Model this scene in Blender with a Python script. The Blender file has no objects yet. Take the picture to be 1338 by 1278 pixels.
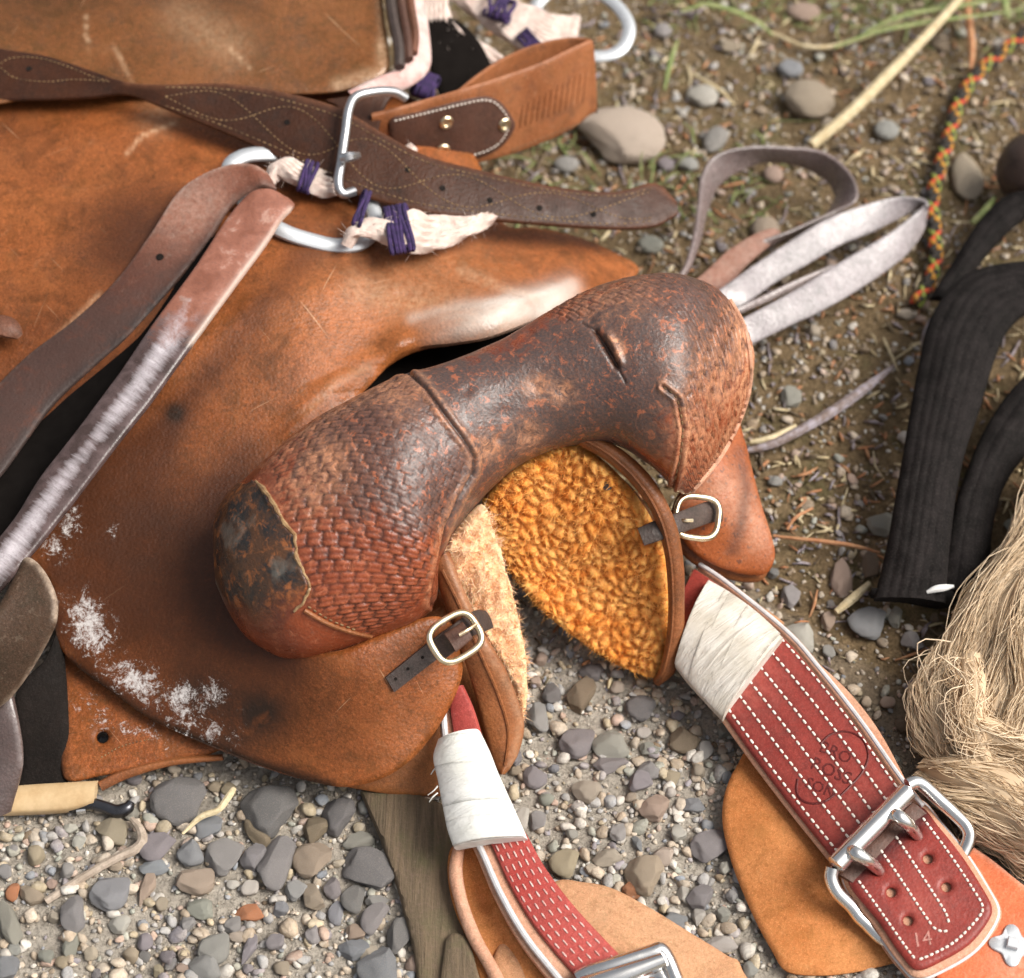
import bpy, math, random
import numpy as np
from mathutils import Vector, Matrix
from mathutils.bvhtree import BVHTree
from mathutils.geometry import delaunay_2d_cdt
from mathutils import noise as mnoise
random.seed(7); rng = np.random.default_rng(7)
SC = bpy.context.scene; COL = SC.collection

# ------------------------------------------------------------------ camera
ELEV = math.radians(52); CD = 1.6; HT = 0.225
CT = np.array([0.0, 0.0, 0.13])
FW = np.array([0, math.cos(ELEV), -math.sin(ELEV)]); UP = np.array([0, math.sin(ELEV), math.cos(ELEV)]); RT = np.array([1.0, 0, 0])
CP = CT - FW*CD
W0, H0 = 1338.0, 1278.0
cam = bpy.data.cameras.new('camera'); co = bpy.data.objects.new('camera', cam); COL.objects.link(co)
co.location = CP; co.rotation_euler = (math.pi/2-ELEV, 0, 0)
cam.sensor_width = 36; cam.sensor_fit = 'HORIZONTAL'; cam.lens = 18/HT; cam.clip_end = 200; cam.clip_start = 0.05
cam.dof.use_dof = True; cam.dof.focus_distance = 1.56; cam.dof.aperture_fstop = 4.8
SC.camera = co
# ------------------------------------------------------------------ world and sun
SUN_EL, SUN_AZ = math.radians(50), math.radians(98)      # azimuth measured from +Y towards +X
w = bpy.data.worlds.new('World'); SC.world = w; w.use_nodes = True
nt = w.node_tree; bg = nt.nodes['Background']
sky = nt.nodes.new('ShaderNodeTexSky'); sky.sky_type = 'NISHITA'; sky.sun_disc = False
sky.sun_elevation = SUN_EL; sky.sun_rotation = SUN_AZ
sky.air_density = 1.0; sky.dust_density = 6.0; sky.ozone_density = 0.6
hsv = nt.nodes.new('ShaderNodeHueSaturation'); hsv.inputs['Saturation'].default_value = 0.28   # an overcast, nearly white sky
nt.links.new(sky.outputs[0], hsv.inputs['Color']); nt.links.new(hsv.outputs[0], bg.inputs[0]); bg.inputs[1].default_value = 0.095
sl = bpy.data.lights.new('sun', 'SUN'); so = bpy.data.objects.new('sun', sl); COL.objects.link(so)
sl.energy = 2.5; sl.angle = math.radians(34); sl.color = (1.0, 0.95, 0.87)
sd = Vector((math.sin(SUN_AZ)*math.cos(SUN_EL), math.cos(SUN_AZ)*math.cos(SUN_EL), math.sin(SUN_EL)))
so.rotation_euler = (-sd).to_track_quat('-Z', 'Y').to_euler()
SC.view_settings.view_transform = 'Standard'; SC.view_settings.look = 'None'
SC.view_settings.exposure = 0.62; SC.view_settings.gamma = 1.0; SC.view_settings.use_curve_mapping = False
SC.cycles.max_bounces = 6; SC.cycles.diffuse_bounces = 3; SC.cycles.glossy_bounces = 3

# ------------------------------------------------------------------ surveying helpers: a sight line of the photograph cut at a height
def rays(px, py):
    px = np.asarray(px, float); py = np.asarray(py, float)
    return FW + RT*((px-669)/669*HT)[..., None] + UP*((639-py)/669*HT)[..., None]
def P(px, py, z):
    d = rays(px, py); z = np.asarray(z, float)
    t = (z - CP[2])/d[..., 2]
    return CP + d*t[..., None]
def PD(px, py, dep): return CP + rays(px, py)*np.asarray(dep, float)[..., None]
def depth_of(p): return (np.asarray(p)-CP) @ FW
def proj(p):
    q = np.asarray(p)-CP; d = q @ FW
    return 669+669*(q @ RT)/d/HT, 639-669*(q @ UP)/d/HT
PX = CD*HT/669                                              # metres in one photo pixel at the aim point
def crom(pts, n, closed=False):
    p = np.asarray(pts, float)
    if closed: q = np.vstack([p[-1], p, p[0], p[1]]); m = len(p)
    else: q = np.vstack([2*p[0]-p[1], p, 2*p[-1]-p[-2]]); m = len(p)-1
    # near even spacing by chord length
    seg = np.linalg.norm((q[2:2+m]-q[1:1+m])[:, :2], axis=1)+1e-6
    cum = np.concatenate([[0], np.cumsum(seg)]); s = np.linspace(0, cum[-1], n, endpoint=not closed)
    i = np.clip(np.searchsorted(cum, s, side='right')-1, 0, m-1); t = ((s-cum[i])/seg[i])[:, None]
    a, b, c, d = q[i], q[i+1], q[i+2], q[i+3]
    return 0.5*((2*b)+(-a+c)*t+(2*a-5*b+4*c-d)*t*t+(-a+3*b-3*c+d)*t**3)
def crom_u(pts, n):                                         # spline with even parameter per control point
    p = np.asarray(pts, float); q = np.vstack([2*p[0]-p[1], p, 2*p[-1]-p[-2]]); m = len(p)-1
    s = np.linspace(0, m, n); i = np.clip(s.astype(int), 0, m-1); t = (s-i)[:, None]
    a, b, c, d = q[i], q[i+1], q[i+2], q[i+3]
    return 0.5*((2*b)+(-a+c)*t+(2*a-5*b+4*c-d)*t*t+(-a+3*b-3*c+d)*t**3)
def inside(poly, x, y):
    poly = np.asarray(poly, float); r = np.zeros(np.shape(x), bool); j = len(poly)-1
    for i in range(len(poly)):
        xi, yi = poly[i, :2]; xj, yj = poly[j, :2]
        c = ((yi > y) != (yj > y)) & (x < (xj-xi)*(y-yi)/((yj-yi) if yj != yi else 1e-9)+xi)
        r ^= c; j = i
    return r
def dist_poly(line, x, y, closed=False):
    l = np.asarray(line, float)[:, :2]
    if closed: l = np.vstack([l, l[0]])
    best = np.full(np.shape(x), 1e9)
    for a, b in zip(l[:-1], l[1:]):
        d = b-a; L = d @ d+1e-9
        t = np.clip(((x-a[0])*d[0]+(y-a[1])*d[1])/L, 0, 1)
        best = np.minimum(best, np.hypot(x-a[0]-t*d[0], y-a[1]-t*d[1]))
    return best
class TPS:                                                  # thin plate through measured heights
    def __init__(s, pts, lam=1e-4):
        p = np.array([(a, b) for a, b, c in pts], float)/500; z = np.array([c for a, b, c in pts], float)
        n = len(p); K = s.k(p, p)+lam*np.eye(n); Q = np.hstack([np.ones((n, 1)), p])
        A = np.zeros((n+3, n+3)); A[:n, :n] = K; A[:n, n:] = Q; A[n:, :n] = Q.T
        s.p = p; s.w = np.linalg.solve(A, np.concatenate([z, np.zeros(3)]))
    @staticmethod
    def k(a, b):
        r2 = ((a[:, None]-b[None])**2).sum(2)+1e-12
        return 0.5*r2*np.log(r2)
    def __call__(s, x, y):
        q = np.stack([np.ravel(x), np.ravel(y)], 1).astype(float)/500
        return (s.k(q, s.p) @ s.w[:-3]+s.w[-3]+q @ s.w[-2:]).reshape(np.shape(x))
def vnoise(p, scale, seed=0, octaves=3):                    # cheap smooth value noise, p is (n, 2 or 3)
    p = np.asarray(p, float)*scale; out = np.zeros(len(p)); amp = 1; tot = 0
    if p.shape[1] == 2: p = np.hstack([p, np.zeros((len(p), 1))])
    for o in range(octaves):
        i = np.floor(p).astype(np.int64); f = p-i; f = f*f*(3-2*f); acc = 0
        for dx in (0, 1):
            for dy in (0, 1):
                for dz in (0, 1):
                    h = ((i[:, 0]+dx)*374761393+(i[:, 1]+dy)*668265263+(i[:, 2]+dz)*2147483647+seed*144269)
                    h = ((h ^ (h >> 13))*1274126177) & 0x7fffffff; h = ((h ^ (h >> 16)) & 0xffff)/65535.0
                    wt = (f[:, 0] if dx else 1-f[:, 0])*(f[:, 1] if dy else 1-f[:, 1])*(f[:, 2] if dz else 1-f[:, 2])
                    acc = acc+h*wt
        out += amp*acc; tot += amp; amp *= .5; p = p*2.03+17.3
    return out/tot

# ------------------------------------------------------------------ object helpers
LOC = {}
def thing(name, label, cat, loc, group=None):
    o = bpy.data.objects.new(name, None); COL.objects.link(o); o.empty_display_size = .02
    o.location = loc; o['label'] = label; o['category'] = cat
    if group: o['group'] = group
    LOC[o.name] = np.array(loc, float); return o
def mesh_of(name, V, F, sharp=40, attrs=None, smooth=True):
    me = bpy.data.meshes.new(name); Fs = F if isinstance(F, list) else [F]; Fs = [np.asarray(f) for f in Fs if len(f)]
    nl = sum(f.size for f in Fs); npoly = sum(len(f) for f in Fs)
    me.vertices.add(len(V)); me.vertices.foreach_set('co', np.asarray(V, np.float32).ravel())
    me.loops.add(nl); me.loops.foreach_set('vertex_index', np.concatenate([f.ravel() for f in Fs]).astype(np.int32))
    me.polygons.add(npoly); cnt = np.concatenate([np.full(len(f), f.shape[1]) for f in Fs])
    me.polygons.foreach_set('loop_start', np.concatenate([[0], np.cumsum(cnt)[:-1]]).astype(np.int32))
    me.update(calc_edges=True); me.validate()
    me.polygons.foreach_set('use_smooth', np.full(len(me.polygons), smooth))
    if smooth and sharp: me.set_sharp_from_angle(angle=math.radians(sharp))
    for k, a in (attrs or {}).items():
        a = np.asarray(a, np.float32)
        if a.ndim == 2: me.color_attributes.new(k, 'FLOAT_COLOR', 'POINT').data.foreach_set('color', a.ravel())
        else: me.attributes.new(k, 'FLOAT', 'POINT').data.foreach_set('value', a)
    me.update(); return me
def part(name, VF, mat, parent, sharp=40, attrs=None, kind=None, label=None):
    V, F = VF[0], VF[1]
    if len(VF) > 2 and VF[2]: attrs = dict(VF[2], **(attrs or {}))
    base = LOC[parent.name]
    me = mesh_of(name, np.asarray(V)-base, F, sharp, attrs); me.materials.append(mat)
    o = bpy.data.objects.new(name, me); COL.objects.link(o); o.parent = parent; LOC[o.name] = base
    if kind: o['kind'] = kind
    if label: o['label'] = label
    return o
def solo(name, VF, mat, label, cat, group=None, sharp=40, attrs=None, kind=None):
    V, F = np.asarray(VF[0]), VF[1]
    if len(VF) > 2 and VF[2]: attrs = dict(VF[2], **(attrs or {}))
    b = V.mean(0); b[2] = V[:, 2].min()
    me = mesh_of(name, V-b, F, sharp, attrs); me.materials.append(mat)
    o = bpy.data.objects.new(name, me); COL.objects.link(o); o.location = b; LOC[o.name] = b
    if label: o['label'] = label
    if cat: o['category'] = cat
    if group: o['group'] = group
    if kind: o['kind'] = kind
    return o
def join(parts):
    V = []; F = []; n = 0
    for p in parts:
        V.append(np.asarray(p[0]))
        for f in (p[1] if isinstance(p[1], list) else [p[1]]):
            if len(f): F.append(np.asarray(f)+n)
        n += len(p[0])
    return np.vstack(V), F
def bvh_of(VF):
    fs = VF[1] if isinstance(VF[1], list) else [VF[1]]
    return BVHTree.FromPolygons([tuple(v) for v in VF[0]], [tuple(int(i) for i in r) for f in fs for r in f])
def hit(bvh, px, py, lift=0.0):                             # where the sight line meets a surface already built
    ds = rays(px, py); out = []; nn = []
    last = None
    for d in np.atleast_2d(ds):
        L = Vector(d).normalized(); r = bvh.ray_cast(Vector(CP), L)
        if r[0] is None: out.append(last if last is not None else (np.nan,)*3); nn.append((0, 0, 1)); continue
        n = r[1]
        if n.dot(L) > 0: n = -n
        last = tuple(r[0]+n*lift); out.append(last); nn.append(tuple(n))
    o = np.array(out, float); 
    good = ~np.isnan(o[:, 0])
    if not good.all() and good.any():
        o[~good] = o[np.argmax(good)]
    return o, np.array(nn)

# ------------------------------------------------------------------ shape builders
def grid_faces(n, m, wrap_m=False, off=0):
    i = np.arange(n-1)[:, None]; j = np.arange(m if wrap_m else m-1)[None]; j2 = (j+1) % m
    return (np.stack([i*m+j, i*m+j2, (i+1)*m+j2, (i+1)*m+j], -1).reshape(-1, 4))+off
def unit(v): return v/(np.linalg.norm(v, axis=-1, keepdims=True)+1e-12)
def ribbon(A, B, t=.004, crown=0., n=120, m=14, flip=False, wob=0., seed=0, world=False, sag=None):
    """strap between two measured edges; returns mesh; every column rounded at both edges"""
    if world: a, b = crom_u(A, n), crom_u(B, n)
    else:
        a, b = crom_u(A, n), crom_u(B, n); a = P(a[:, 0], a[:, 1], a[:, 2]); b = P(b[:, 0], b[:, 1], b[:, 2])
    T = unit(np.gradient((a+b)/2, axis=0)); X = unit(b-a); N = unit(np.cross(X, T))
    ref = np.where((N @ -FW) < 0, -1, 1)
    # keep the normal continuous along the strap, first one facing the viewer
    s = 1 if N[0] @ -FW > 0 else -1
    if flip: s = -s
    N = N*s
    wd = np.linalg.norm(b-a, axis=1)
    e = min(.45*t, .0025)
    vs = np.concatenate([[0], [.012, .035], np.linspace(.09, .91, m), [.965, .988], [1]])
    off = np.concatenate([[-.5*t], [-.16*t, -.03*t], np.zeros(m), [-.03*t, -.16*t], [-.5*t]])+crown*(1-(2*vs-1)**2)
    vb = np.array([.988, .95, .5, .05, .012]); ob = np.array([-.84*t, -t, -t, -t, -.84*t])+crown*(1-(2*vb-1)**2)
    v = np.concatenate([vs, vb]); o = np.concatenate([off, ob]); k = len(v)
    pts = a[:, None]+(b-a)[:, None]*v[None, :, None]+N[:, None]*o[None, :, None]
    if wob:
        q = pts.reshape(-1, 3); pts = pts+N[:, None]*(((vnoise(q, 35, seed)-.5)*2*wob).reshape(n, k))[..., None]
    F = [grid_faces(n, k, True)]
    c0 = np.arange(k)[::-1][None]; c1 = (np.arange(k)+(n-1)*k)[None]
    return pts.reshape(-1, 3), F+[c0, c1]
def tube(path, r, k=10, closed=False, n=None, world=False, flat=None, caps=True):
    """round bar along measured points; flat=(axis, factor) squeezes it along one world direction"""
    p = np.asarray(path, float)
    if not world: p = np.hstack([P(p[:, 0], p[:, 1], p[:, 2]), ]) if p.shape[1] == 3 else p
    if n: 
        ext = np.hstack([p, np.asarray(r, float)[:, None]]) if np.ndim(r) else p
        ext = crom3(ext, n, closed); p = ext[:, :3]; r = ext[:, 3] if np.ndim(r) else r
    N = len(p); r = np.broadcast_to(r, (N,))
    if closed: T = unit(np.roll(p, -1, 0)-np.roll(p, 1, 0))
    else: T = unit(np.gradient(p, axis=0))
    up = np.array([0, 0, 1.]) if abs(T[0, 2]) < .9 else np.array([1., 0, 0])
    U = np.zeros_like(p); U[0] = unit(up-T[0]*(up @ T[0]))
    for i in range(1, N):
        u = U[i-1]-T[i]*(U[i-1] @ T[i]); U[i] = unit(u)
    if closed:                                             # unwind the leftover twist
        Vn = np.cross(T[0], U[0]); u = U[-1]-T[0]*(U[-1] @ T[0]); ang = math.atan2(u @ Vn, u @ U[0])
        for i in range(N):
            a_ = -ang*i/N; U[i] = U[i]*math.cos(a_)+np.cross(T[i], U[i])*math.sin(a_)
    Bn = np.cross(T, U); th = np.arange(k)/k*2*math.pi
    O = U[:, None]*np.cos(th)[None, :, None]+Bn[:, None]*np.sin(th)[None, :, None]
    if flat is not None:
        ax = unit(np.array(flat[0], float)); O = O-(O @ ax)[..., None]*ax*(1-flat[1])
    pts = p[:, None]+O*r[:, None, None]; V = pts.reshape(-1, 3)
    if closed:
        F = [grid_faces(N, k, True), np.stack([(N-1)*k+np.arange(k), (N-1)*k+(np.arange(k)+1) % k, (np.arange(k)+1) % k, np.arange(k)], 1)]
    else:
        F = [grid_faces(N, k, True)]
        if caps: F += [np.arange(k)[::-1][None], (np.arange(k)+(N-1)*k)[None]]
    return V, F
def crom3(p, n, closed=False):
    p = np.asarray(p, float)
    q = np.vstack([p[-1], p, p[0], p[1]]) if closed else np.vstack([2*p[0]-p[1], p, 2*p[-1]-p[-2]]); m = len(p) if closed else len(p)-1
    seg = np.linalg.norm((q[2:2+m]-q[1:1+m])[:, :3], axis=1)+1e-9; cum = np.concatenate([[0], np.cumsum(seg)])
    s = np.linspace(0, cum[-1], n, endpoint=not closed); i = np.clip(np.searchsorted(cum, s, side='right')-1, 0, m-1); t = ((s-cum[i])/seg[i])[:, None]
    a, b, c, d = q[i], q[i+1], q[i+2], q[i+3]
    return 0.5*((2*b)+(-a+c)*t+(2*a-5*b+4*c-d)*t*t+(-a+3*b-3*c+d)*t**3)
def panel(outline, inner=(), t=.004, step=6., holes=(), round_px=7., smooth=True, hfun=None, dz=0., posfun=None, disp=None, n_out=None, lam=1e-4, thin_to=None):
    """leather sheet with a measured outline: (px, py, height) points, filled, domed at its cut edge and given a thickness"""
    o = np.asarray(outline, float)
    if smooth:
        L = np.linalg.norm(np.roll(o, -1, 0)[:, :2]-o[:, :2], axis=1).sum()
        o2 = crom(o, n_out or max(24, int(L/step)), True)
    else:
        o2 = []
        for a, b in zip(o, np.roll(o, -1, 0)):
            k = max(1, int(np.linalg.norm((b-a)[:2])/step)); o2 += [a+(b-a)*i/k for i in range(k)]
        o2 = np.array(o2)
    if hfun is None: hfun = TPS(list(map(tuple, o2[::max(1, len(o2)//70)]))+list(inner), lam)
    loops = [o2[:, :2]]
    for hx, hy, hr in holes:
        th = np.arange(14)/14*2*math.pi; loops.append(np.stack([hx+hr*np.cos(th), hy+hr*np.sin(th)], 1))
    x0, y0 = o2[:, :2].min(0); x1, y1 = o2[:, :2].max(0)
    gx, gy = np.meshgrid(np.arange(x0, x1, step), np.arange(y0, y1, step)); gx = gx+(np.arange(gx.shape[0]) % 2)[:, None]*step/2
    gx = gx.ravel()+rng.uniform(-.1, .1, gx.size)*step; gy = gy.ravel()
    ok = inside(loops[0], gx, gy)
    db = dist_poly(loops[0], gx, gy, True); ok &= db > step*.45
    for h in loops[1:]: ok &= ~inside(h, gx, gy) & (dist_poly(h, gx, gy, True) > step*.4)
    # an extra ring close to the rim carries the rounding
    ring = []
    for l in loops:
        tg = unit(np.roll(l, -1, 0)-np.roll(l, 1, 0)); nr = np.stack([-tg[:, 1], tg[:, 0]], 1)
        for sgn in (1, -1):
            c = l+nr*sgn*step*.3
            m_ = inside(loops[0], c[:, 0], c[:, 1])
            for h in loops[1:]: m_ &= ~inside(h, c[:, 0], c[:, 1])
            ring.append(c[m_])
    pts = np.vstack(loops+ring+[np.stack([gx[ok], gy[ok]], 1)])
    edges = []; n0 = 0
    for l in loops: edges += [(n0+i, n0+(i+1) % len(l)) for i in range(len(l))]; n0 += len(l)
    vo, _, fo, *_ = delaunay_2d_cdt([Vector(p) for p in pts], edges, [], 0, 1e-4)
    v2 = np.array([(v[0], v[1]) for v in vo]); F = np.array([f for f in fo if len(f) == 3])
    c = v2[F].mean(1); keep = inside(loops[0], c[:, 0], c[:, 1])
    for h in loops[1:]: keep &= ~inside(h, c[:, 0], c[:, 1])
    F = F[keep]
    used = np.unique(F); mp = -np.ones(len(v2), int); mp[used] = np.arange(len(used)); F = mp[F]; v2 = v2[used]
    V = posfun(v2[:, 0], v2[:, 1]) if posfun else P(v2[:, 0], v2[:, 1], hfun(v2[:, 0], v2[:, 1])+dz)
    # orient faces towards the viewer
    fn = np.cross(V[F[:, 1]]-V[F[:, 0]], V[F[:, 2]]-V[F[:, 0]])
    flip = (fn * (CP-V[F[:, 0]])).sum(1) < 0; F[flip] = F[flip][:, ::-1]
    fn = np.cross(V[F[:, 1]]-V[F[:, 0]], V[F[:, 2]]-V[F[:, 0]])
    N = np.zeros_like(V)
    for i in range(3): np.add.at(N, F[:, i], fn)
    N = unit(N)
    db = dist_poly(loops[0], v2[:, 0], v2[:, 1], True)
    for h in loops[1:]: db = np.minimum(db, dist_poly(h, v2[:, 0], v2[:, 1], True))
    top = V.copy()
    if disp is not None: top = top+N*disp(v2[:, 0], v2[:, 1], db)[:, None]
    x = np.clip(1-db/round_px, 0, 1); top = top-N*(.45*t*x**2.2)[:, None]
    bot = V-N*t+N*(.25*t*np.clip(1-db/round_px, 0, 1)**2)[:, None]
    n = len(V)
    # rim
    e = np.concatenate([F[:, [0, 1]], F[:, [1, 2]], F[:, [2, 0]]]); key = e[:, 0]*n+e[:, 1]; rkey = e[:, 1]*n+e[:, 0]
    be = e[~np.isin(key, rkey)]
    side = np.stack([be[:, 1], be[:, 0], be[:, 0]+n, be[:, 1]+n], 1)
    px = np.concatenate([v2[:, 0], v2[:, 0]]); py = np.concatenate([v2[:, 1], v2[:, 1]])
    return np.vstack([top, bot]), [F, F[:, ::-1]+n, side], {}, (px, py, hfun)
def capsules(segs, r, k=6):
    """little stitch bodies: list of (p, q, normal)"""
    Vs = []; Fs = []; n = 0
    prof = [(-.5, .25), (-.42, .75), (-.2, 1), (.2, 1), (.42, .75), (.5, .25)]
    for p, q, nr in segs:
        p = np.asarray(p); q = np.asarray(q); d = q-p; L = np.linalg.norm(d)
        if not L > 1e-6: continue
        d = d/L; b = np.cross(nr, d); b /= np.linalg.norm(b)+1e-9; c = np.cross(d, b); mid = (p+q)/2
        th = np.arange(k)/k*2*math.pi; ring = b[None]*np.cos(th)[:, None]+c[None]*np.sin(th)[:, None]*.7
        for s, w_ in prof: Vs.append(mid+d*s*L+ring*r*w_)
        Fs.append(grid_faces(len(prof), k, True, n)); Fs.append(np.arange(k)[::-1][None]+n); Fs.append(np.arange(k)[None]+n+k*(len(prof)-1)); n += k*len(prof)
    return np.vstack(Vs), [np.vstack([f for f in Fs if f.shape[1] == 4]), np.vstack([f for f in Fs if f.shape[1] == k])]
def stitch_line(bvh, pts, pitch=11., duty=.68, r=.0007, lift=.0003, closed=False):
    p = np.asarray(pts, float)[:, :2]
    L = np.linalg.norm(np.diff(p, axis=0), axis=1).sum(); c = crom(p, max(6, int(L/3)))
    cum = np.concatenate([[0], np.cumsum(np.linalg.norm(np.diff(c, axis=0), axis=1))]); k = int(cum[-1]/pitch); segs = []
    for i in range(k):
        s0 = (i+.1+random.uniform(-.05, .05))*pitch; s1 = s0+pitch*duty
        x = np.interp([s0, s1], cum, c[:, 0]); y = np.interp([s0, s1], cum, c[:, 1])
        q, nn = hit(bvh, x, y, lift)
        if np.isnan(q).any() or np.linalg.norm(q[1]-q[0]) > .03: continue
        segs.append((q[0], q[1], nn[0]))
    return segs
def strip_on(bvh, A, B, t=.002, lift=.001, n=40, m=8, crown=0.):
    """strap laid on a surface already built, between two measured edges"""
    a, b = crom_u(A, n), crom_u(B, n); rows = []
    for i in range(n):
        v = np.linspace(0, 1, m); px = a[i, 0]+(b[i, 0]-a[i, 0])*v; py = a[i, 1]+(b[i, 1]-a[i, 1])*v
        rows.append(hit(bvh, px, py, lift+t))
    Ptop = np.array([r[0] for r in rows]); N = np.array([r[1] for r in rows])
    Pbot = Ptop-N*t
    ring = np.concatenate([Ptop, Pbot[:, ::-1]], 1); k = 2*m
    return ring.reshape(-1, 3), [grid_faces(n, k, True), np.arange(k)[::-1][None], (np.arange(k)+(n-1)*k)[None]]
def ico(sub):
    import bmesh
    bm = bmesh.new(); bmesh.ops.create_icosphere(bm, subdivisions=sub, radius=1)
    V = np.array([v.co[:] for v in bm.verts]); F = np.array([[v.index for v in f.verts] for f in bm.faces]); bm.free(); return V, F
ICO = {s: ico(s) for s in (1, 2, 3, 4)}
def pebble(sub, seed, cuts=9, flat=.6, rough=.06):
    r = np.random.default_rng(seed); V, F = ICO[sub]; V = V.copy()
    for _ in range(cuts):
        n = unit(r.normal(size=3)); d = r.uniform(.55, .92); s = np.maximum(0, V @ n-d); V = V-s[:, None]*n*.93
    V = V*(1+(vnoise(V, 1.6, seed)-.5)*2*rough*2)[:, None]; V = V*(1+(vnoise(V, 7., seed+5)-.5)*rough)[:, None]
    V = V/np.abs(V).max(0); V[:, 2] *= flat
    return V, F
# ------------------------------------------------------------------ materials
class NB:
    def __init__(s, name):
        s.m = bpy.data.materials.new(name); s.m.use_nodes = True; s.t = s.m.node_tree; s.b = s.t.nodes['Principled BSDF']
        s.co = s.t.nodes.new('ShaderNodeTexCoord').outputs['Object']
    def n(s, typ, **kw):
        x = s.t.nodes.new(typ)
        for k, v in kw.items(): setattr(x, k, v)
        return x
    def link(s, a, b): s.t.links.new(a, b)
    def noise(s, scale, detail=4, rough=.55, vec=None, dist=0):
        x = s.n('ShaderNodeTexNoise'); x.inputs['Scale'].default_value = scale; x.inputs['Detail'].default_value = detail
        x.inputs['Roughness'].default_value = rough; x.inputs['Distortion'].default_value = dist
        s.link(vec or s.co, x.inputs['Vector']); return x.outputs['Fac']
    def voro(s, scale, feature='F1', vec=None, rnd=1.0):
        x = s.n('ShaderNodeTexVoronoi', feature=feature); x.inputs['Scale'].default_value = scale; x.inputs['Randomness'].default_value = rnd
        s.link(vec or s.co, x.inputs['Vector']); return x
    def ramp(s, fac, a, b, lo=0., hi=1.):
        x = s.n('ShaderNodeMapRange'); x.inputs['From Min'].default_value = a; x.inputs['From Max'].default_value = b
        x.inputs['To Min'].default_value = lo; x.inputs['To Max'].default_value = hi; s.link(fac, x.inputs['Value']); return x.outputs[0]
    def math(s, op, a, b=None):
        x = s.n('ShaderNodeMath', operation=op)
        for i, v in enumerate((a, b)):
            if v is None: continue
            if isinstance(v, (int, float)): x.inputs[i].default_value = v
            else: s.link(v, x.inputs[i])
        return x.outputs[0]
    def mix(s, fac, a, b, mode='MIX'):
        x = s.n('ShaderNodeMix', data_type='RGBA', blend_type=mode)
        for sock, v in ((x.inputs[0], fac), (x.inputs[6], a), (x.inputs[7], b)):
            if isinstance(v, (int, float)): sock.default_value = v
            elif isinstance(v, tuple): sock.default_value = (*v, 1)
            else: s.link(v, sock)
        return x.outputs[2]
    def attr(s, name, out='Fac'):
        x = s.n('ShaderNodeAttribute', attribute_name=name); return x.outputs[out]
    def scale_vec(s, sc):
        x = s.n('ShaderNodeVectorMath', operation='MULTIPLY'); s.link(s.co, x.inputs[0]); x.inputs[1].default_value = sc; return x.outputs[0]
    def bump(s, *hs):
        last = None
        for h, st, dist in hs:
            x = s.n('ShaderNodeBump'); x.inputs['Strength'].default_value = st; x.inputs['Distance'].default_value = dist
            s.link(h, x.inputs['Height'])
            if last is not None: s.link(last, x.inputs['Normal'])
            last = x.outputs[0]
        s.link(last, s.b.inputs['Normal'])
    def rough(s, v):
        if isinstance(v, (int, float)): s.b.inputs['Roughness'].default_value = v
        else: s.link(v, s.b.inputs['Roughness'])
    def base(s, c): s.link(c, s.b.inputs['Base Color'])

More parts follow.
